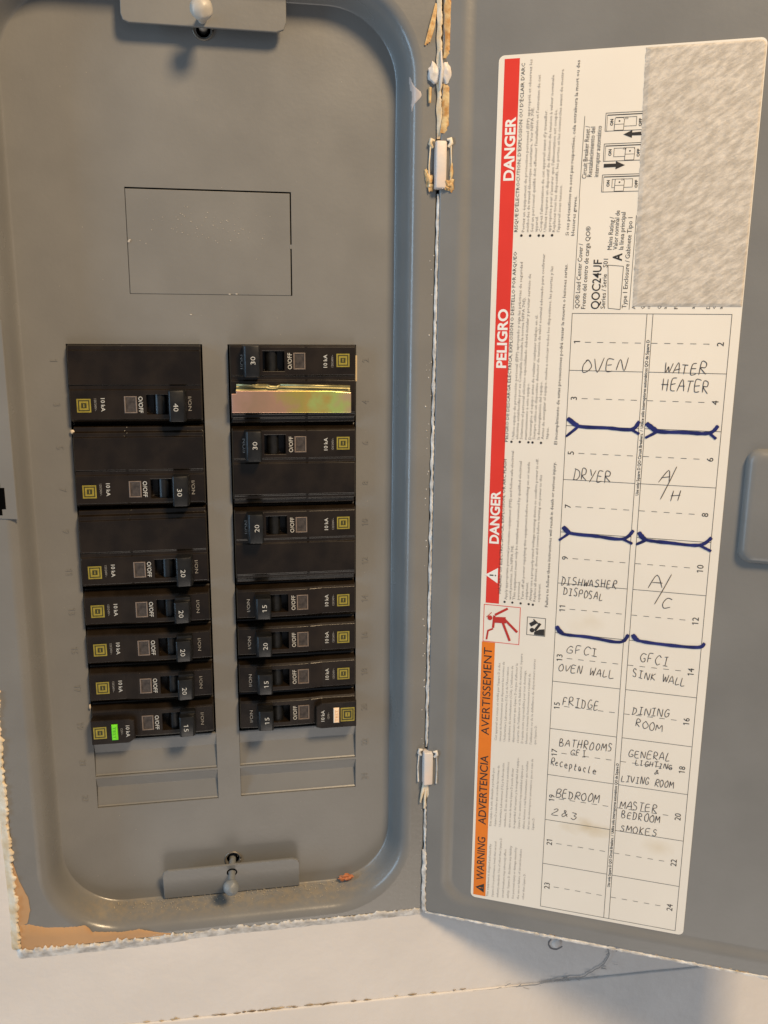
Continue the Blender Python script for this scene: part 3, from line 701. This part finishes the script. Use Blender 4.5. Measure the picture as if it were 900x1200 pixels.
# heading words
def heading(s_, u, v0, v1, h, m_, bold=.03):
    t = MB(); put_text(t, s_, (u, v0), (u, v1), h, PZ+.1, bold, 4); return t.build('heading_word', m_, lab)
WP = mat('white_lettering', (.86, .83, .78), .5)
heading('DANGER', 32.35, 68.6, 93.4, 4.3, WP); heading('PELIGRO', 32.2, -8.9, 16.2, 4.3, WP); heading('DANGER', 31.9, -88.4, -63.8, 4.3, WP)
heading('WARNING', 31.0, -262.6, -238.6, 4.0, INK, .006); heading('ADVERTENCIA', 30.9, -231.6, -194.4, 4.0, INK, .006); heading('AVERTISSEMENT', 30.8, -183.6, -139.0, 4.0, INK, .0)
m = MB(); m.poly([(32.2, -107.2, PZ+.1), (32.2, -99.8, PZ+.1), (26.4, -103.5, PZ+.1)][::-1]); tri = m.build('alert_triangle', WP, lab)
m = MB(); rectm(m, 28.4, 30.2, -103.8, -103.2, PZ+.15); rectm(m, 30.8, 31.4, -103.8, -103.2, PZ+.15); m.build('exclamation_mark', INK, tri)
m = MB(); m.poly([(31.2, -269.4, PZ+.1), (31.2, -264.4, PZ+.1), (26.9, -266.9, PZ+.1)][::-1]); tri = m.build('alert_triangle', INK, lab)
m = MB(); rectm(m, 28.6, 29.9, -267.1, -266.7, PZ+.15); rectm(m, 30.3, 30.7, -267.1, -266.7, PZ+.15); m.build('exclamation_mark', ORA, tri)
# thin lines
def line(mb, u0, v0, u1, v1, t, w_=PZ+.07):
    d = Vector((u1-u0, v1-v0)).normalized(); n = Vector((-d.y, d.x))*t/2
    mb.poly([(u0-n.x, v0-n.y, w_), (u1-n.x, v1-n.y, w_), (u1+n.x, v1+n.y, w_), (u0+n.x, v0+n.y, w_)])
def frame(mb, u0, u1, v0, v1, t, w_=PZ+.07): rect_ring(mb, (u0+u1)/2, (v0+v1)/2, (u1-u0)/2+t/2, (u1-u0)/2-t/2, w_, (v1-v0)/2+t/2, (v1-v0)/2-t/2)
# shock pictogram
m = MB(); frame(m, 26.4, 43.2, -136.0, -117.9, .28); pic = m.build('pictogram_frame', RED, lab)
m = MB(); z_ = PZ+.09
line(m, 31.6, -122.6, 37.4, -118.9, 1.1, z_); line(m, 31.3, -122.9, 30.9, -129.0, 1.1, z_+.01); line(m, 30.9, -129.4, 28.6, -130.6, .8, z_+.02); line(m, 28.6, -130.4, 28.0, -135.0, .8, z_+.03)
m.poly([(31.2, -123.6, z_+.04), (36.6, -123.2, z_+.04), (36.8, -126.2, z_+.04), (31.4, -126.4, z_+.04)][::-1])
line(m, 35.8, -124, 42.2, -130.0, 1.1, z_+.05); line(m, 35.2, -125.6, 38.9, -134.6, 1.1, z_+.06)
m.poly([(29.3+1.15*math.cos(a*.52), -124.2+1.15*math.sin(a*.52), z_+.07) for a in range(12)])
line(m, 30.0, -121.5, 27.6, -124, .3, z_+.08)
m.build('shocked_figure', mat('dark_red_ink', (.50, .03, .02), .5), pic)
m = MB(); frame(m, 46.6, 54.9, -130.6, -122.0, .25); pic = m.build('pictogram_frame', INK, lab, label='reading figure pictogram')
m = MB(); m.poly([(49.0+1.1*math.cos(a*.52), -128.2+1.1*math.sin(a*.52), z_) for a in range(12)])
m.poly([(50.0, -130.3, z_+.01), (54.6, -130.3, z_+.01), (54.6, -127.2, z_+.01), (52.2, -127.6, z_+.01), (50.0, -129.0, z_+.01)]); line(m, 50.2, -128.4, 52.6, -124.6, 1.2, z_+.02); line(m, 48.0, -125.8, 50.6, -124.0, 1.8, z_+.03); line(m, 49.4, -122.9, 52.4, -125.4, .5, z_+.04)
m.build('reading_figure', INK, pic)
# three danger paragraphs; each line: text, baseline start (u, v), end (u, v), style
def para(name, lines, m_, h, bold=.0, res=1):
    t = MB()
    for s_, a, b_ in lines: put_text(t, s_, a, b_, h, PZ+.08, bold, res)
    return t.build(name, m_, lab)
LH = [
  ("RISQUE D'ÉLECTROCUTION, D'EXPLOSION OU D'ÉCLAIR D'ARC", (35.0, 48.0), (35.4, 113.6)),
  ('PELIGRO DE DESCARGA ELÉCTRICA, EXPLOSIÓN O DESTELLO POR ARQUEO', (34.4, -41.3), (35.1, 40.0)),
  ('HAZARD OF ELECTRIC SHOCK, EXPLOSION, OR ARC FLASH', (33.9, -111.9), (34.2, -49.2)),
]
LB = [
  ('Si ces précautions ne sont pas respectées, cela entraînera la mort ou des', (56.3, 46.2), (57.3, 113.3)),
  ('blessures graves.', (58.6, 46.1), (58.9, 61.8)),
  ('El incumplimiento de estas precauciones podrá causar la muerte o lesiones serias.', (56.0, -41.5), (56.5, 34.8)),
  ('Failure to follow these instructions will result in death or serious injury.', (55.6, -116.4), (55.9, -49.3)),
]
LT = [
  ('Portez un équipement de protection personnel (EPP) approprié et observez les', (37.9, 47.9), (38.3, 114.8)),
  ('méthodes de travail électrique sécuritaire. Voir NFPA 70E.', (39.7, 47.9), (39.8, 96.7)),
  ("Seul un personnel qualifié doit effectuer l'installation et l'entretien de cet", (41.6, 47.9), (41.9, 108.8)),
  ('appareil.', (43.3, 47.9), (43.4, 54.1)),
  ("Coupez l'alimentation de cet appareil avant d'y travailler.", (45.2, 47.8), (45.2, 95.4)),
  ('Utilisez toujours un dispositif de détection de tension à valeur nominale', (47.0, 47.8), (47.4, 108.4)),
  ("appropriée pour s'assurer que l'alimentation est coupée.", (48.8, 47.8), (49.2, 95.5)),
  ('Replacez tous les dispositifs, les portes et les couvercles avant de mettre', (50.6, 47.7), (51.1, 110.3)),
  ("l'appareil sous tension.", (52.5, 47.7), (52.7, 66.3)),
  ('Utilice equipo de protección personal (EPP) apropiado y siga las prácticas de seguridad', (37.2, -40.1), (37.8, 35.7)),
  ('eléctrica establecidas por su Compañía (consulte la norma NFPA 70E).', (38.9, -40.0), (39.5, 21.2)),
  ('Solamente el personal eléctrico especializado deberá instalar y prestar servicio de', (40.8, -39.9), (41.5, 30.8)),
  ('mantenimiento a este equipo.', (42.7, -39.9), (42.8, -15.1)),
  ('Desenergice el equipo antes de realizar cualquier trabajo en él.', (44.6, -39.8), (45.1, 13.9)),
  ('Siempre utilice un dispositivo detector de tensión de valor nominal adecuado para confirmar', (46.4, -39.7), (47.0, 39.0)),
  ('la desenergización del equipo.', (48.3, -39.6), (48.4, -14.2)),
  ('Antes de energizar el equipo, vuelva a colocar todos los dispositivos, las puertas y las', (50.1, -39.5), (50.6, 33.9)),
  ('tapas.', (52.0, -39.4), (52.1, -34.1)),
  ('Apply appropriate personal protective equipment (PPE) and follow safe electrical', (36.8, -114.7), (37.3, -45.3)),
  ('work practices. See NFPA 70E.', (38.8, -114.5), (38.9, -88.5)),
  ('This equipment must only be installed and serviced by qualified electrical', (40.6, -114.4), (41.0, -49.7)),
  ('personnel.', (42.5, -114.2), (42.6, -105.3)),
  ('Turn off all power supplying this equipment before working on or inside', (44.4, -114.0), (44.6, -49.9)),
  ('equipment.', (46.2, -113.8), (46.3, -105.4)),
  ('Always use a properly rated voltage sensing device to confirm power is off.', (48.1, -114.1), (48.3, -48.2)),
  ('Replace all devices, doors and covers before turning on power to this', (49.9, -114.3), (50.2, -55.4)),
  ('equipment.', (51.9, -114.4), (51.9, -105.5)),
]
LW = [
  ('Cet appareil est conçu et vérifié par Square D à des', (34.7, -185.8), (35.0, -146.1)),
  ('niveaux de fonctionnement qui dépassent les normes de', (36.8, -185.8), (37.0, -145.3)),
  ("Underwriters Laboratories (UL) et de l'Association", (38.9, -185.7), (39.1, -147.6)),
  ("canadienne de normalisation (CSA). L'utilisation de", (41.0, -185.6), (41.1, -146.8)),
  ("disjoncteurs autres que Square D risque d'affecter la", (43.1, -185.6), (43.2, -145.3)),
  ("sécurité de l'utilisateur et la fiabilité du matériel. Square", (45.2, -185.5), (45.2, -140.2)),
  ('D rejette toute responsabilité pour tout dommage,', (47.3, -185.4), (47.2, -148.2)),
  ('blessure ou mauvais fonctionnement résultant de', (49.3, -185.3), (49.3, -149.7)),
  ("l'utilisation ou de la défaillance de disjoncteurs autres", (51.4, -185.3), (51.3, -142.3)),
  ('que Square D.', (53.4, -185.2), (53.4, -175.2)),
  ('Este equipo ha sido diseñado y probado por', (33.7, -231.7), (34.2, -200.3)),
  ('Square D a niveles que exceden las normas de', (36.0, -231.5), (36.6, -198.7)),
  ('Underwriters Laboratories (UL) y la Asociación', (38.4, -231.4), (38.9, -197.1)),
  ('canadiense. El uso de interruptores automáticos', (40.7, -231.2), (41.2, -196.2)),
  ('que no sean de marca Square D puede afectar', (43.0, -231.0), (43.4, -199.0)),
  ('la seguridad del usuario y la integridad del equipo.', (45.3, -230.9), (45.7, -193.1)),
  ('Square D no asumirá responsabilidad alguna por', (47.6, -230.7), (47.9, -196.6)),
  ('daños, lesiones o mal funcionamiento que resulten', (49.9, -230.5), (50.2, -194.3)),
  ('del uso de interruptores automáticos que no sean de', (52.2, -230.4), (52.5, -192.8)),
  ('Square D.', (54.4, -230.2), (54.5, -223.5)),
  ('This equipment is designed and tested by', (33.5, -271.2), (34.1, -241.6)),
  ('Square D to performance levels that exceed', (36.1, -270.9), (36.6, -239.9)),
  ('industry standards. Use of other than Square D', (38.6, -270.6), (39.2, -237.4)),
  ('circuit breakers may adversely affect', (41.2, -270.4), (41.6, -243.1)),
  ('safety. Square D disclaims any liability', (43.7, -270.1), (44.2, -240.7)),
  ('for personal injury or damage caused by', (46.3, -269.8), (46.6, -241.2)),
  ('the use or failure of circuit breakers', (48.8, -269.6), (49.1, -241.7)),
  ('other than Square D.', (51.3, -269.3), (51.5, -254.6)),
]
LR = [
  ('Circuit Breaker Reset /', (62.2, 68.4), (62.6, 88.5)),
  ('Restablecimiento del', (64.4, 69.0), (64.7, 88.1)),
  ('interruptor automático', (67.0, 68.9), (67.2, 88.3)),
  ('QO® Load Center Cover /', (62.2, 16.7), (62.4, 42.9)),
  ('Frente del centro de carga QO®', (64.8, 16.5), (65.1, 49.7)),
  ('Series / Serie', (72.8, 16.6), (72.8, 30.6)),
  ('S01', (72.8, 33.3), (72.9, 36.7)),
  ('Mains Rating /', (74.1, 40.3), (74.3, 53.2)),
  ('Valor nominal de', (76.3, 40.3), (76.4, 55.7)),
  ('la línea principal', (78.7, 40.3), (78.7, 55.0)),
  ('Type 1 Enclosure / Gabinete Tipo 1', (81.4, 16.8), (81.6, 52.9)),
]
LQ = [
  ('QOC24UF', (70.4, 16.4), (70.5, 36.4)),
  ('A', (78.3, 35.8), (78.3, 38.9)),
]
LF = [
  ('Q', (88.7, 16.6), (88.7, 17.9)),
  ('cat', (91.0, 16.6), (90.9, 18.5)),
  ('Q', (95.3, 16.6), (95.3, 18.1)),
  ('ad', (97.5, 16.6), (97.5, 18.5)),
  ('Fi', (101.8, 16.6), (101.8, 18.4)),
  ('at', (108.4, 16.7), (108.4, 18.4)),
  ('D', (114.3, 16.7), (114.3, 18.2)),
  ('C', (116.6, 16.7), (116.6, 18.6)),
  ('as', (119.1, 16.7), (119.0, 18.6)),
  ('Acc', (85.1, 16.5), (85.0, 19.8)),
]
LU = [(37.2, 46.5), (40.9, 46.4), (44.5, 46.4), (46.3, 46.3), (50.0, 46.4), (36.5, -41.2), (40.2, -41.1), (44.0, -41.1), (45.8, -41.1), (49.5, -41.1), (36.3, -115.8), (39.9, -115.8), (43.7, -115.8), (47.4, -115.8), (49.3, -115.9)]
HW = [
  ('OVEN', (64.6, -10.2), (83.2, -8.7), 5.4),
  ('WATER', (98.4, -9.4), (114.9, -9.7), 4.6),
  ('HEATER', (97.9, -16.5), (116.5, -17.3), 5.0),
  ('DRYER', (63.5, -56.7), (79.9, -57.2), 5.0),
  ('A', (99.7, -56.0), (105.2, -55.3), 5.1),
  ('H', (104.8, -63.6), (108.6, -63.3), 4.5),
  ('DISHWASHER', (60.8, -105.1), (85.5, -104.8), 3.6),
  ('DISPOSAL', (62.2, -109.8), (79.9, -110.9), 3.6),
  ('A', (98.9, -103.1), (106.0, -102.9), 5.8),
  ('C', (104.5, -112.0), (110.3, -111.9), 5.0),
  ('GFCI', (64.8, -137.5), (79.7, -137.8), 3.8),
  ('OVEN WALL', (61.8, -146.6), (87.1, -147.3), 3.7),
  ('GFCI', (97.3, -137.8), (110.1, -138.7), 4.1),
  ('SINK WALL', (94.8, -145.5), (118.0, -147.1), 3.7),
  ('FRIDGE', (64.6, -163.2), (81.3, -163.6), 4.2),
  ('DINING', (95.7, -163.7), (112.0, -162.7), 3.7),
  ('ROOM', (97.6, -169.3), (109.6, -170.6), 3.7),
  ('BATHROOMS', (64.1, -184.1), (88.6, -183.5), 3.9),
  ('GFI', (69.4, -187.7), (77.3, -188.3), 3.0),
  ('Receptacle', (60.6, -194.4), (82.0, -196.3), 4.0),
  ('GENERAL', (95.6, -185.0), (114.3, -184.3), 3.8),
  ('LIGHTING', (98.9, -188.4), (115.4, -188.4), 2.6),
  ('&', (107.4, -191.8), (109.7, -191.8), 2.2),
  ('LIVING ROOM', (93.3, -197.7), (116.5, -197.6), 3.5),
  ('BEDROOM', (63.8, -210.8), (84.1, -210.5), 4.4),
  ('2&3', (62.3, -220.6), (75.2, -221.1), 4.0),
  ('MASTER', (93.6, -211.6), (110.3, -211.3), 3.9),
  ('BEDROOM', (94.6, -216.3), (111.8, -216.3), 3.5),
  ('SMOKES', (94.3, -223.5), (111.2, -223.1), 3.5),
]
SL = [[(106.5, -48.6), (100.9, -63.1)], [(108.0, -96.1), (101.9, -110.3)]]
MK = [[(59.8, -29.8), (64.6, -33.0), (77.1, -33.3), (86.8, -33.6), (89.9, -29.9)], [(59.6, -37.8), (64.6, -33.3)], [(86.8, -33.6), (90.3, -35.4)], [(92.7, -30.6), (97.4, -33.8), (108.3, -33.9), (118.1, -33.8), (121.5, -30.5)], [(92.8, -36.9), (97.4, -34.1)], [(118.1, -33.7), (121.2, -36.1)], [(60.4, -78.2), (63.5, -80.8), (74.8, -81.4), (86.4, -81.8), (90.8, -77.6)], [(59.0, -84.5), (63.2, -81.1)], [(86.4, -81.8), (90.7, -83.7)], [(92.9, -78.2), (95.7, -81.3), (106.0, -82.0), (118.2, -82.1), (123.0, -78.4)], [(92.3, -83.8), (96.3, -81.6)], [(118.2, -82.1), (123.3, -84.4)], [(59.8, -125.0), (62.9, -128.4), (74.6, -128.7), (88.2, -129.6), (91.8, -125.6)], [(93.5, -125.4), (95.9, -127.9), (107.9, -128.6), (121.4, -128.3), (124.1, -126.0)]]
VL = [[(60.3, 92.3), (59.8, 60.9)], [(60.0, 60.8), (59.8, 16.2)], [(82.6, 16.3), (83.0, 53.7)], [(73.0, 34.2), (79.2, 33.7), (79.0, 16.3), (74.1, 16.8)]]
para('warning_headline', LH, INK, 1.5, .0)
para('warning_text', LT, INKS, 1.22, .0)
para('warning_closing_line', LB, INK, 1.4, .0)
para('warranty_text', LW, INKG, 1.15)
para('rating_text', LR, INK, 1.9, .0, 2)
para('cut_off_text', LF, INK, 1.5)
t = MB(); put_text(t, *LQ[0], 3.6, PZ+.08, .008, 3); put_text(t, *LQ[1], 3.7, PZ+.08, .03, 3); t.build('model_lettering', INK, lab)
t = MB()
for (u, v) in LU: t.poly([(u-.5+.55*math.cos(k*.785), v+.55*math.sin(k*.785), PZ+.08) for k in range(8)])
t.build('bullet_points', INK, lab)
t = MB()
for l in VL[:3]: line(t, *l[0], *l[1], .18)
q = VL[3]
for i in range(4): line(t, *q[i], *q[(i+1) % 4], .2, PZ+.07+.002*i)
t.build('rule_lines', INK, lab)
# three little drawings of a breaker toggle, with arrows
for v0, v1, kk in ((86.2, 93.0, 0), (74.8, 81.4, 1), (63.0, 69.6, 2)):
    t = MB(); z_ = PZ+.07
    line(t, 68.6, v0, 83.4, v0, .2, z_); line(t, 68.6, v0, 68.6, v1, .2, z_+.002); line(t, 68.6, v1, 83.4, v1, .2, z_+.004); line(t, 69.2, v1-.8, 83.4, v1-.8, .35, z_+.006); line(t, 69.2, v1-.8, 69.2, v0, .12, z_+.008)
    cx = (72.5, 77.3, 74.0)[kk]; cyy = v0+2.6
    frame(t, 72.6, 80.6, v0+1.6, v1-1.8, .16, z_+.010)
    tg = MB(); tg.poly([(cx-.4, cyy-.6-1.8, z_+.012), (cx+3.2, cyy-.6-1.8, z_+.012), (cx+3.4, cyy+1.4, z_+.012), (cx+1.6+1.4, cyy+2.2, z_+.012), (cx-.2, cyy+2.2, z_+.012)])
    do = t.build('reset_diagram', INK, lab)
    tg.build('drawn_toggle', PAPER, do)
    t2_ = MB(); z2 = z_+.016
    P_ = [(cx-.4, cyy-2.4), (cx+3.2, cyy-2.4), (cx+3.4, cyy+1.4), (cx+3.0, cyy+2.2), (cx-.2, cyy+2.2)]
    for i in range(5): line(t2_, *P_[i], *P_[(i+1) % 5], .2, z2+.002*i)
    line(t2_, cx-.3, cyy-.2, cx+3.3, cyy-.2, .2, z2+.012)
    t2_.poly([(cx+1.5+.35*math.cos(k*.785), cyy+1+.35*math.sin(k*.785), z2+.014) for k in range(8)])
    put_text(t2_, 'ON', (71.6, v0+2.0), (71.6, v0+4.5), 1.2, z2, .03); put_text(t2_, 'OFF', (82.6, v0+1.3), (82.6, v0+4.3), 1.1, z2, .03)
    for i in range(4): line(t2_, 76.2+i*.35, v0+4.2, 76.2+i*.35, v0+5.0, .1, z2+.02)
    t2_.build('drawn_toggle_outline', INK, do)
t = MB(); z_ = PZ+.1
t.poly([(83.7, 84.1, z_), (83.7, 85.5, z_), (79.2, 85.3, z_), (79.2, 86.2, z_), (75.8, 84.7, z_), (79.2, 83.3, z_), (79.2, 84.2, z_)]); t.build('reset_arrow', INK, lab)
t = MB(); t.poly([(68.9, 72.4, z_), (68.9, 73.8, z_), (73.6, 73.8, z_), (73.6, 74.7, z_), (77.2, 73.1, z_), (73.6, 71.6, z_), (73.6, 72.5, z_)]); t.build('reset_arrow', INK, lab)
# directory table: one part per half-row
T0, TP = 14.6, 23.811; UL, U1, U2, UR = 59.5, 89.9, 92.3, 122.9
t = MB(); frame(t, UL, UR, T0-12*TP, T0, .2); line(t, U1, T0, U1, T0-12*TP, .2, PZ+.074); line(t, U2, T0, U2, T0-12*TP, .2, PZ+.076)
for k in range(1, 12):
    line(t, UL, T0-k*TP, U1, T0-k*TP, .2, PZ+.078); line(t, U2, T0-k*TP, UR, T0-k*TP, .2, PZ+.078)
t.build('table_lines', INK, lab)
for k in range(12):
    vm = T0-(k+.5)*TP
    t = MB()
    for j in range(5): line(t, 65.4+j*5.1, vm, 67.9+j*5.1, vm, .2, PZ+.08); 
    for j in range(5): line(t, 92.5+j*5.1, vm, 94.9+j*5.1, vm, .2, PZ+.08)
    t.build('dashed_line', INK, lab)
    for n_, u in ((2*k+1, 63.4), (2*k+2, 120.8)):
        s_ = str(n_); vs, fs = text_geo(s_, 0, 3); wd = (max(v.x for v in vs)-min(v.x for v in vs))*2.75/CAPH
        t = MB(); put_text(t, s_, (u, vm-wd/2), (u, vm+wd/2), 2.75, PZ+.09, .0, 3); t.build('printed_circuit_number', INK, lab)
for v0_, v1_ in ((-62, 4), (-254, -189)):
    t = MB(); put_text(t, 'Use only Square D QO Circuit Breakers.  /  Utilice sólo interruptores automáticos QO de Square D', (91.7, v0_), (91.7, v1_), 1.3, PZ+.09, .012); t.build('strip_text', INK, lab)
# handwriting
HF = {'A': [[(0, 0), (.45, 1), (.85, 0)], [(.12, .35), (.85, .4)]], 'B': [[(.1, 0), (.12, 1), (.6, .95), (.6, .6), (.12, .52)], [(.12, .52), (.75, .45), (.7, .05), (.05, 0)]],
 'C': [[(.8, .85), (.4, 1), (.08, .5), (.3, 0), (.8, .12)]], 'D': [[(.15, 1), (.12, 0)], [(0, 1), (.6, .85), (.8, .4), (.5, .05), (.05, 0)]], 'E': [[(.75, 1), (.12, .95), (.1, 0), (.8, .03)], [(.1, .5), (.65, .53)]],
 'F': [[(.8, 1), (.12, .95), (.1, 0)], [(.1, .5), (.6, .55)]], 'G': [[(.8, .85), (.4, 1), (.08, .5), (.3, 0), (.75, .1), (.78, .42), (.45, .42)]], 'H': [[(.1, 1), (.1, 0)], [(.75, 1), (.72, 0)], [(-.05, .48), (.85, .52)]],
 'I': [[(.4, 1), (.4, 0)], [(.1, 1), (.7, 1)], [(.05, 0), (.75, 0)]], 'K': [[(.1, 1), (.1, 0)], [(.75, .95), (.12, .45), (.8, 0)]], 'L': [[(.15, 1), (.08, 0), (.8, .05)]],
 'M': [[(0, 0), (.1, .95), (.42, .35), (.75, .95), (.9, 0)]], 'N': [[(.05, 0), (.1, 1), (.7, 0), (.8, 1.05)]], 'O': [[(.45, 1), (.08, .6), (.2, .05), (.65, .03), (.85, .5), (.6, .95), (.35, .98)]],
 'P': [[(.1, 0), (.14, 1), (.7, .95), (.7, .55), (.12, .48)]], 'R': [[(.1, 0), (.14, 1), (.7, .95), (.7, .6), (.14, .48), (.85, -.02)]], 'S': [[(.75, .9), (.3, 1), (.15, .7), (.7, .4), (.6, .05), (.05, .08)]],
 'T': [[(.45, 1), (.42, 0)], [(0, .97), (.9, 1)]], 'V': [[(0, 1), (.4, 0), (.85, 1)]], 'W': [[(0, 1), (.2, 0), (.45, .6), (.65, 0), (.95, 1)]], 'Y': [[(0, 1), (.4, .5)], [(.85, 1), (.2, -.05)]],
 '2': [[(.1, .8), (.4, 1), (.7, .75), (.05, .05), (.8, .03)]], '3': [[(.1, .95), (.6, .95), (.35, .55), (.75, .35), (.5, 0), (.05, .08)]], '&': [[(.8, .1), (.3, .8), (.5, .95), (.55, .7), (.1, .25), (.3, 0), (.8, .5)]],
 'e': [[(.1, .3), (.65, .38), (.4, .62), (.1, .35), (.3, 0), (.75, .1)]], 'c': [[(.65, .5), (.35, .6), (.1, .3), (.3, 0), (.7, .08)]], 'p': [[(.1, .6), (.1, -.4)], [(.1, .5), (.55, .6), (.6, .2), (.12, .05)]],
 't': [[(.35, 1), (.3, .1), (.6, 0)], [(.05, .62), (.65, .66)]], 'a': [[(.6, .55), (.2, .55), (.1, .15), (.4, 0), (.6, .4), (.75, 0)]], 'l': [[(.3, 1), (.25, .05), (.5, 0)]]}
for wi, (s_, a, b_, h) in enumerate(HW):
    rnd.seed(100+wi)
    t = MB(); a = Vector(a); b_ = Vector(b_); d = b_-a; L_ = d.length; d.normalize(); n = Vector((-d.y, d.x)); n = Vector((0, 1))
    k = len(s_); ad = L_/(k-.12); z_ = PZ+.12
    wd = .32 if h > 4.2 else .29
    for i, ch in enumerate(s_):
        if ch == ' ': continue
        sl = rnd.uniform(.04, .24); hs = rnd.uniform(.84, 1.1); dv = rnd.uniform(-.04, .04)*h; kx = ad*rnd.uniform(.78, .98)
        for st_ in HF[ch]:
            pts = []
            for x, y in st_:
                x += rnd.uniform(-.07, .07)+sl*y; y = y*hs+rnd.uniform(-.06, .06)
                p = a+d*(ad*i+kx*x)+n*(h*y+dv); pts.append((p.x, p.y))
            ribbon(t, pts, wd, z_, .7, 4); z_ += .0015
    t.build('handwritten_word', PEN, lab)
for i, l in enumerate(SL):
    t = MB(); ribbon(t, [l[0], ((l[0][0]+l[1][0])/2+.1, (l[0][1]+l[1][1])/2), l[1]], .3, PZ+.2); t.build('handwritten_slash', PEN, lab)
z_ = PZ+.2
groups = [[0, 1, 2], [3, 4, 5], [6, 7, 8], [9, 10, 11], [12], [13]]
for g in groups:
    t = MB()
    for i in g:
        l = MK[i]; z_ += .004
        wd = 1.5 if len(l) > 2 else 1.15
        ribbon(t, l, wd, z_, .8, 6)
        if len(l) > 2: ribbon(t, [l[0], ((l[0][0]+l[1][0])/2, (l[0][1]+l[1][1])/2), l[1]], 1.9, z_+.03, .5, 5)
    t.build('blue_marker_bracket', BLUE, lab)
# a soft brown stain over circuit 19 and 21
# torn fibrous patch where the printed corner was rubbed away
t = MB(); NU, NV = 150, 320; rows = []
for j in range(NV+1):
    v = 17.6+(116.2-17.6)*j/NV; r = []
    ul = 83.9-.016*(v-17.6)+.35*noise.noise(Vector((0, v*.5, 0)))+.25*noise.noise(Vector((3, v*1.7, 0)))
    for i in range(NU+1):
        ur = 126.3 if v < 113.8 else 126.3-(2.4-math.sqrt(max(0, 2.4**2-(v-113.8)**2)))
        u = ul+(ur-ul)*i/NU
        a_ = math.radians(38); p = Vector((u*math.cos(a_)+v*math.sin(a_), -u*math.sin(a_)+v*math.cos(a_), 0))
        hgt = .06*noise.fractal(Vector((p.x*.4, p.y*1.3, 0)), .7, 2.1, 5)+.06*noise.noise(Vector((p.x*1.3, p.y*3.2, 4)))
        e = min(1, i/6, (NU-i)/2, j/4, (NV-j)/2)
        r.append((u, v, PZ+.1+(.32+hgt)*e))
    rows.append(r)
t.grid(rows, smooth=True); t.build('torn_fibre_patch', FUZZ, lab)
print('objects', len(bpy.data.objects), 'tris', sum(len(o.data.polygons) for o in bpy.data.objects if o.type == 'MESH'))
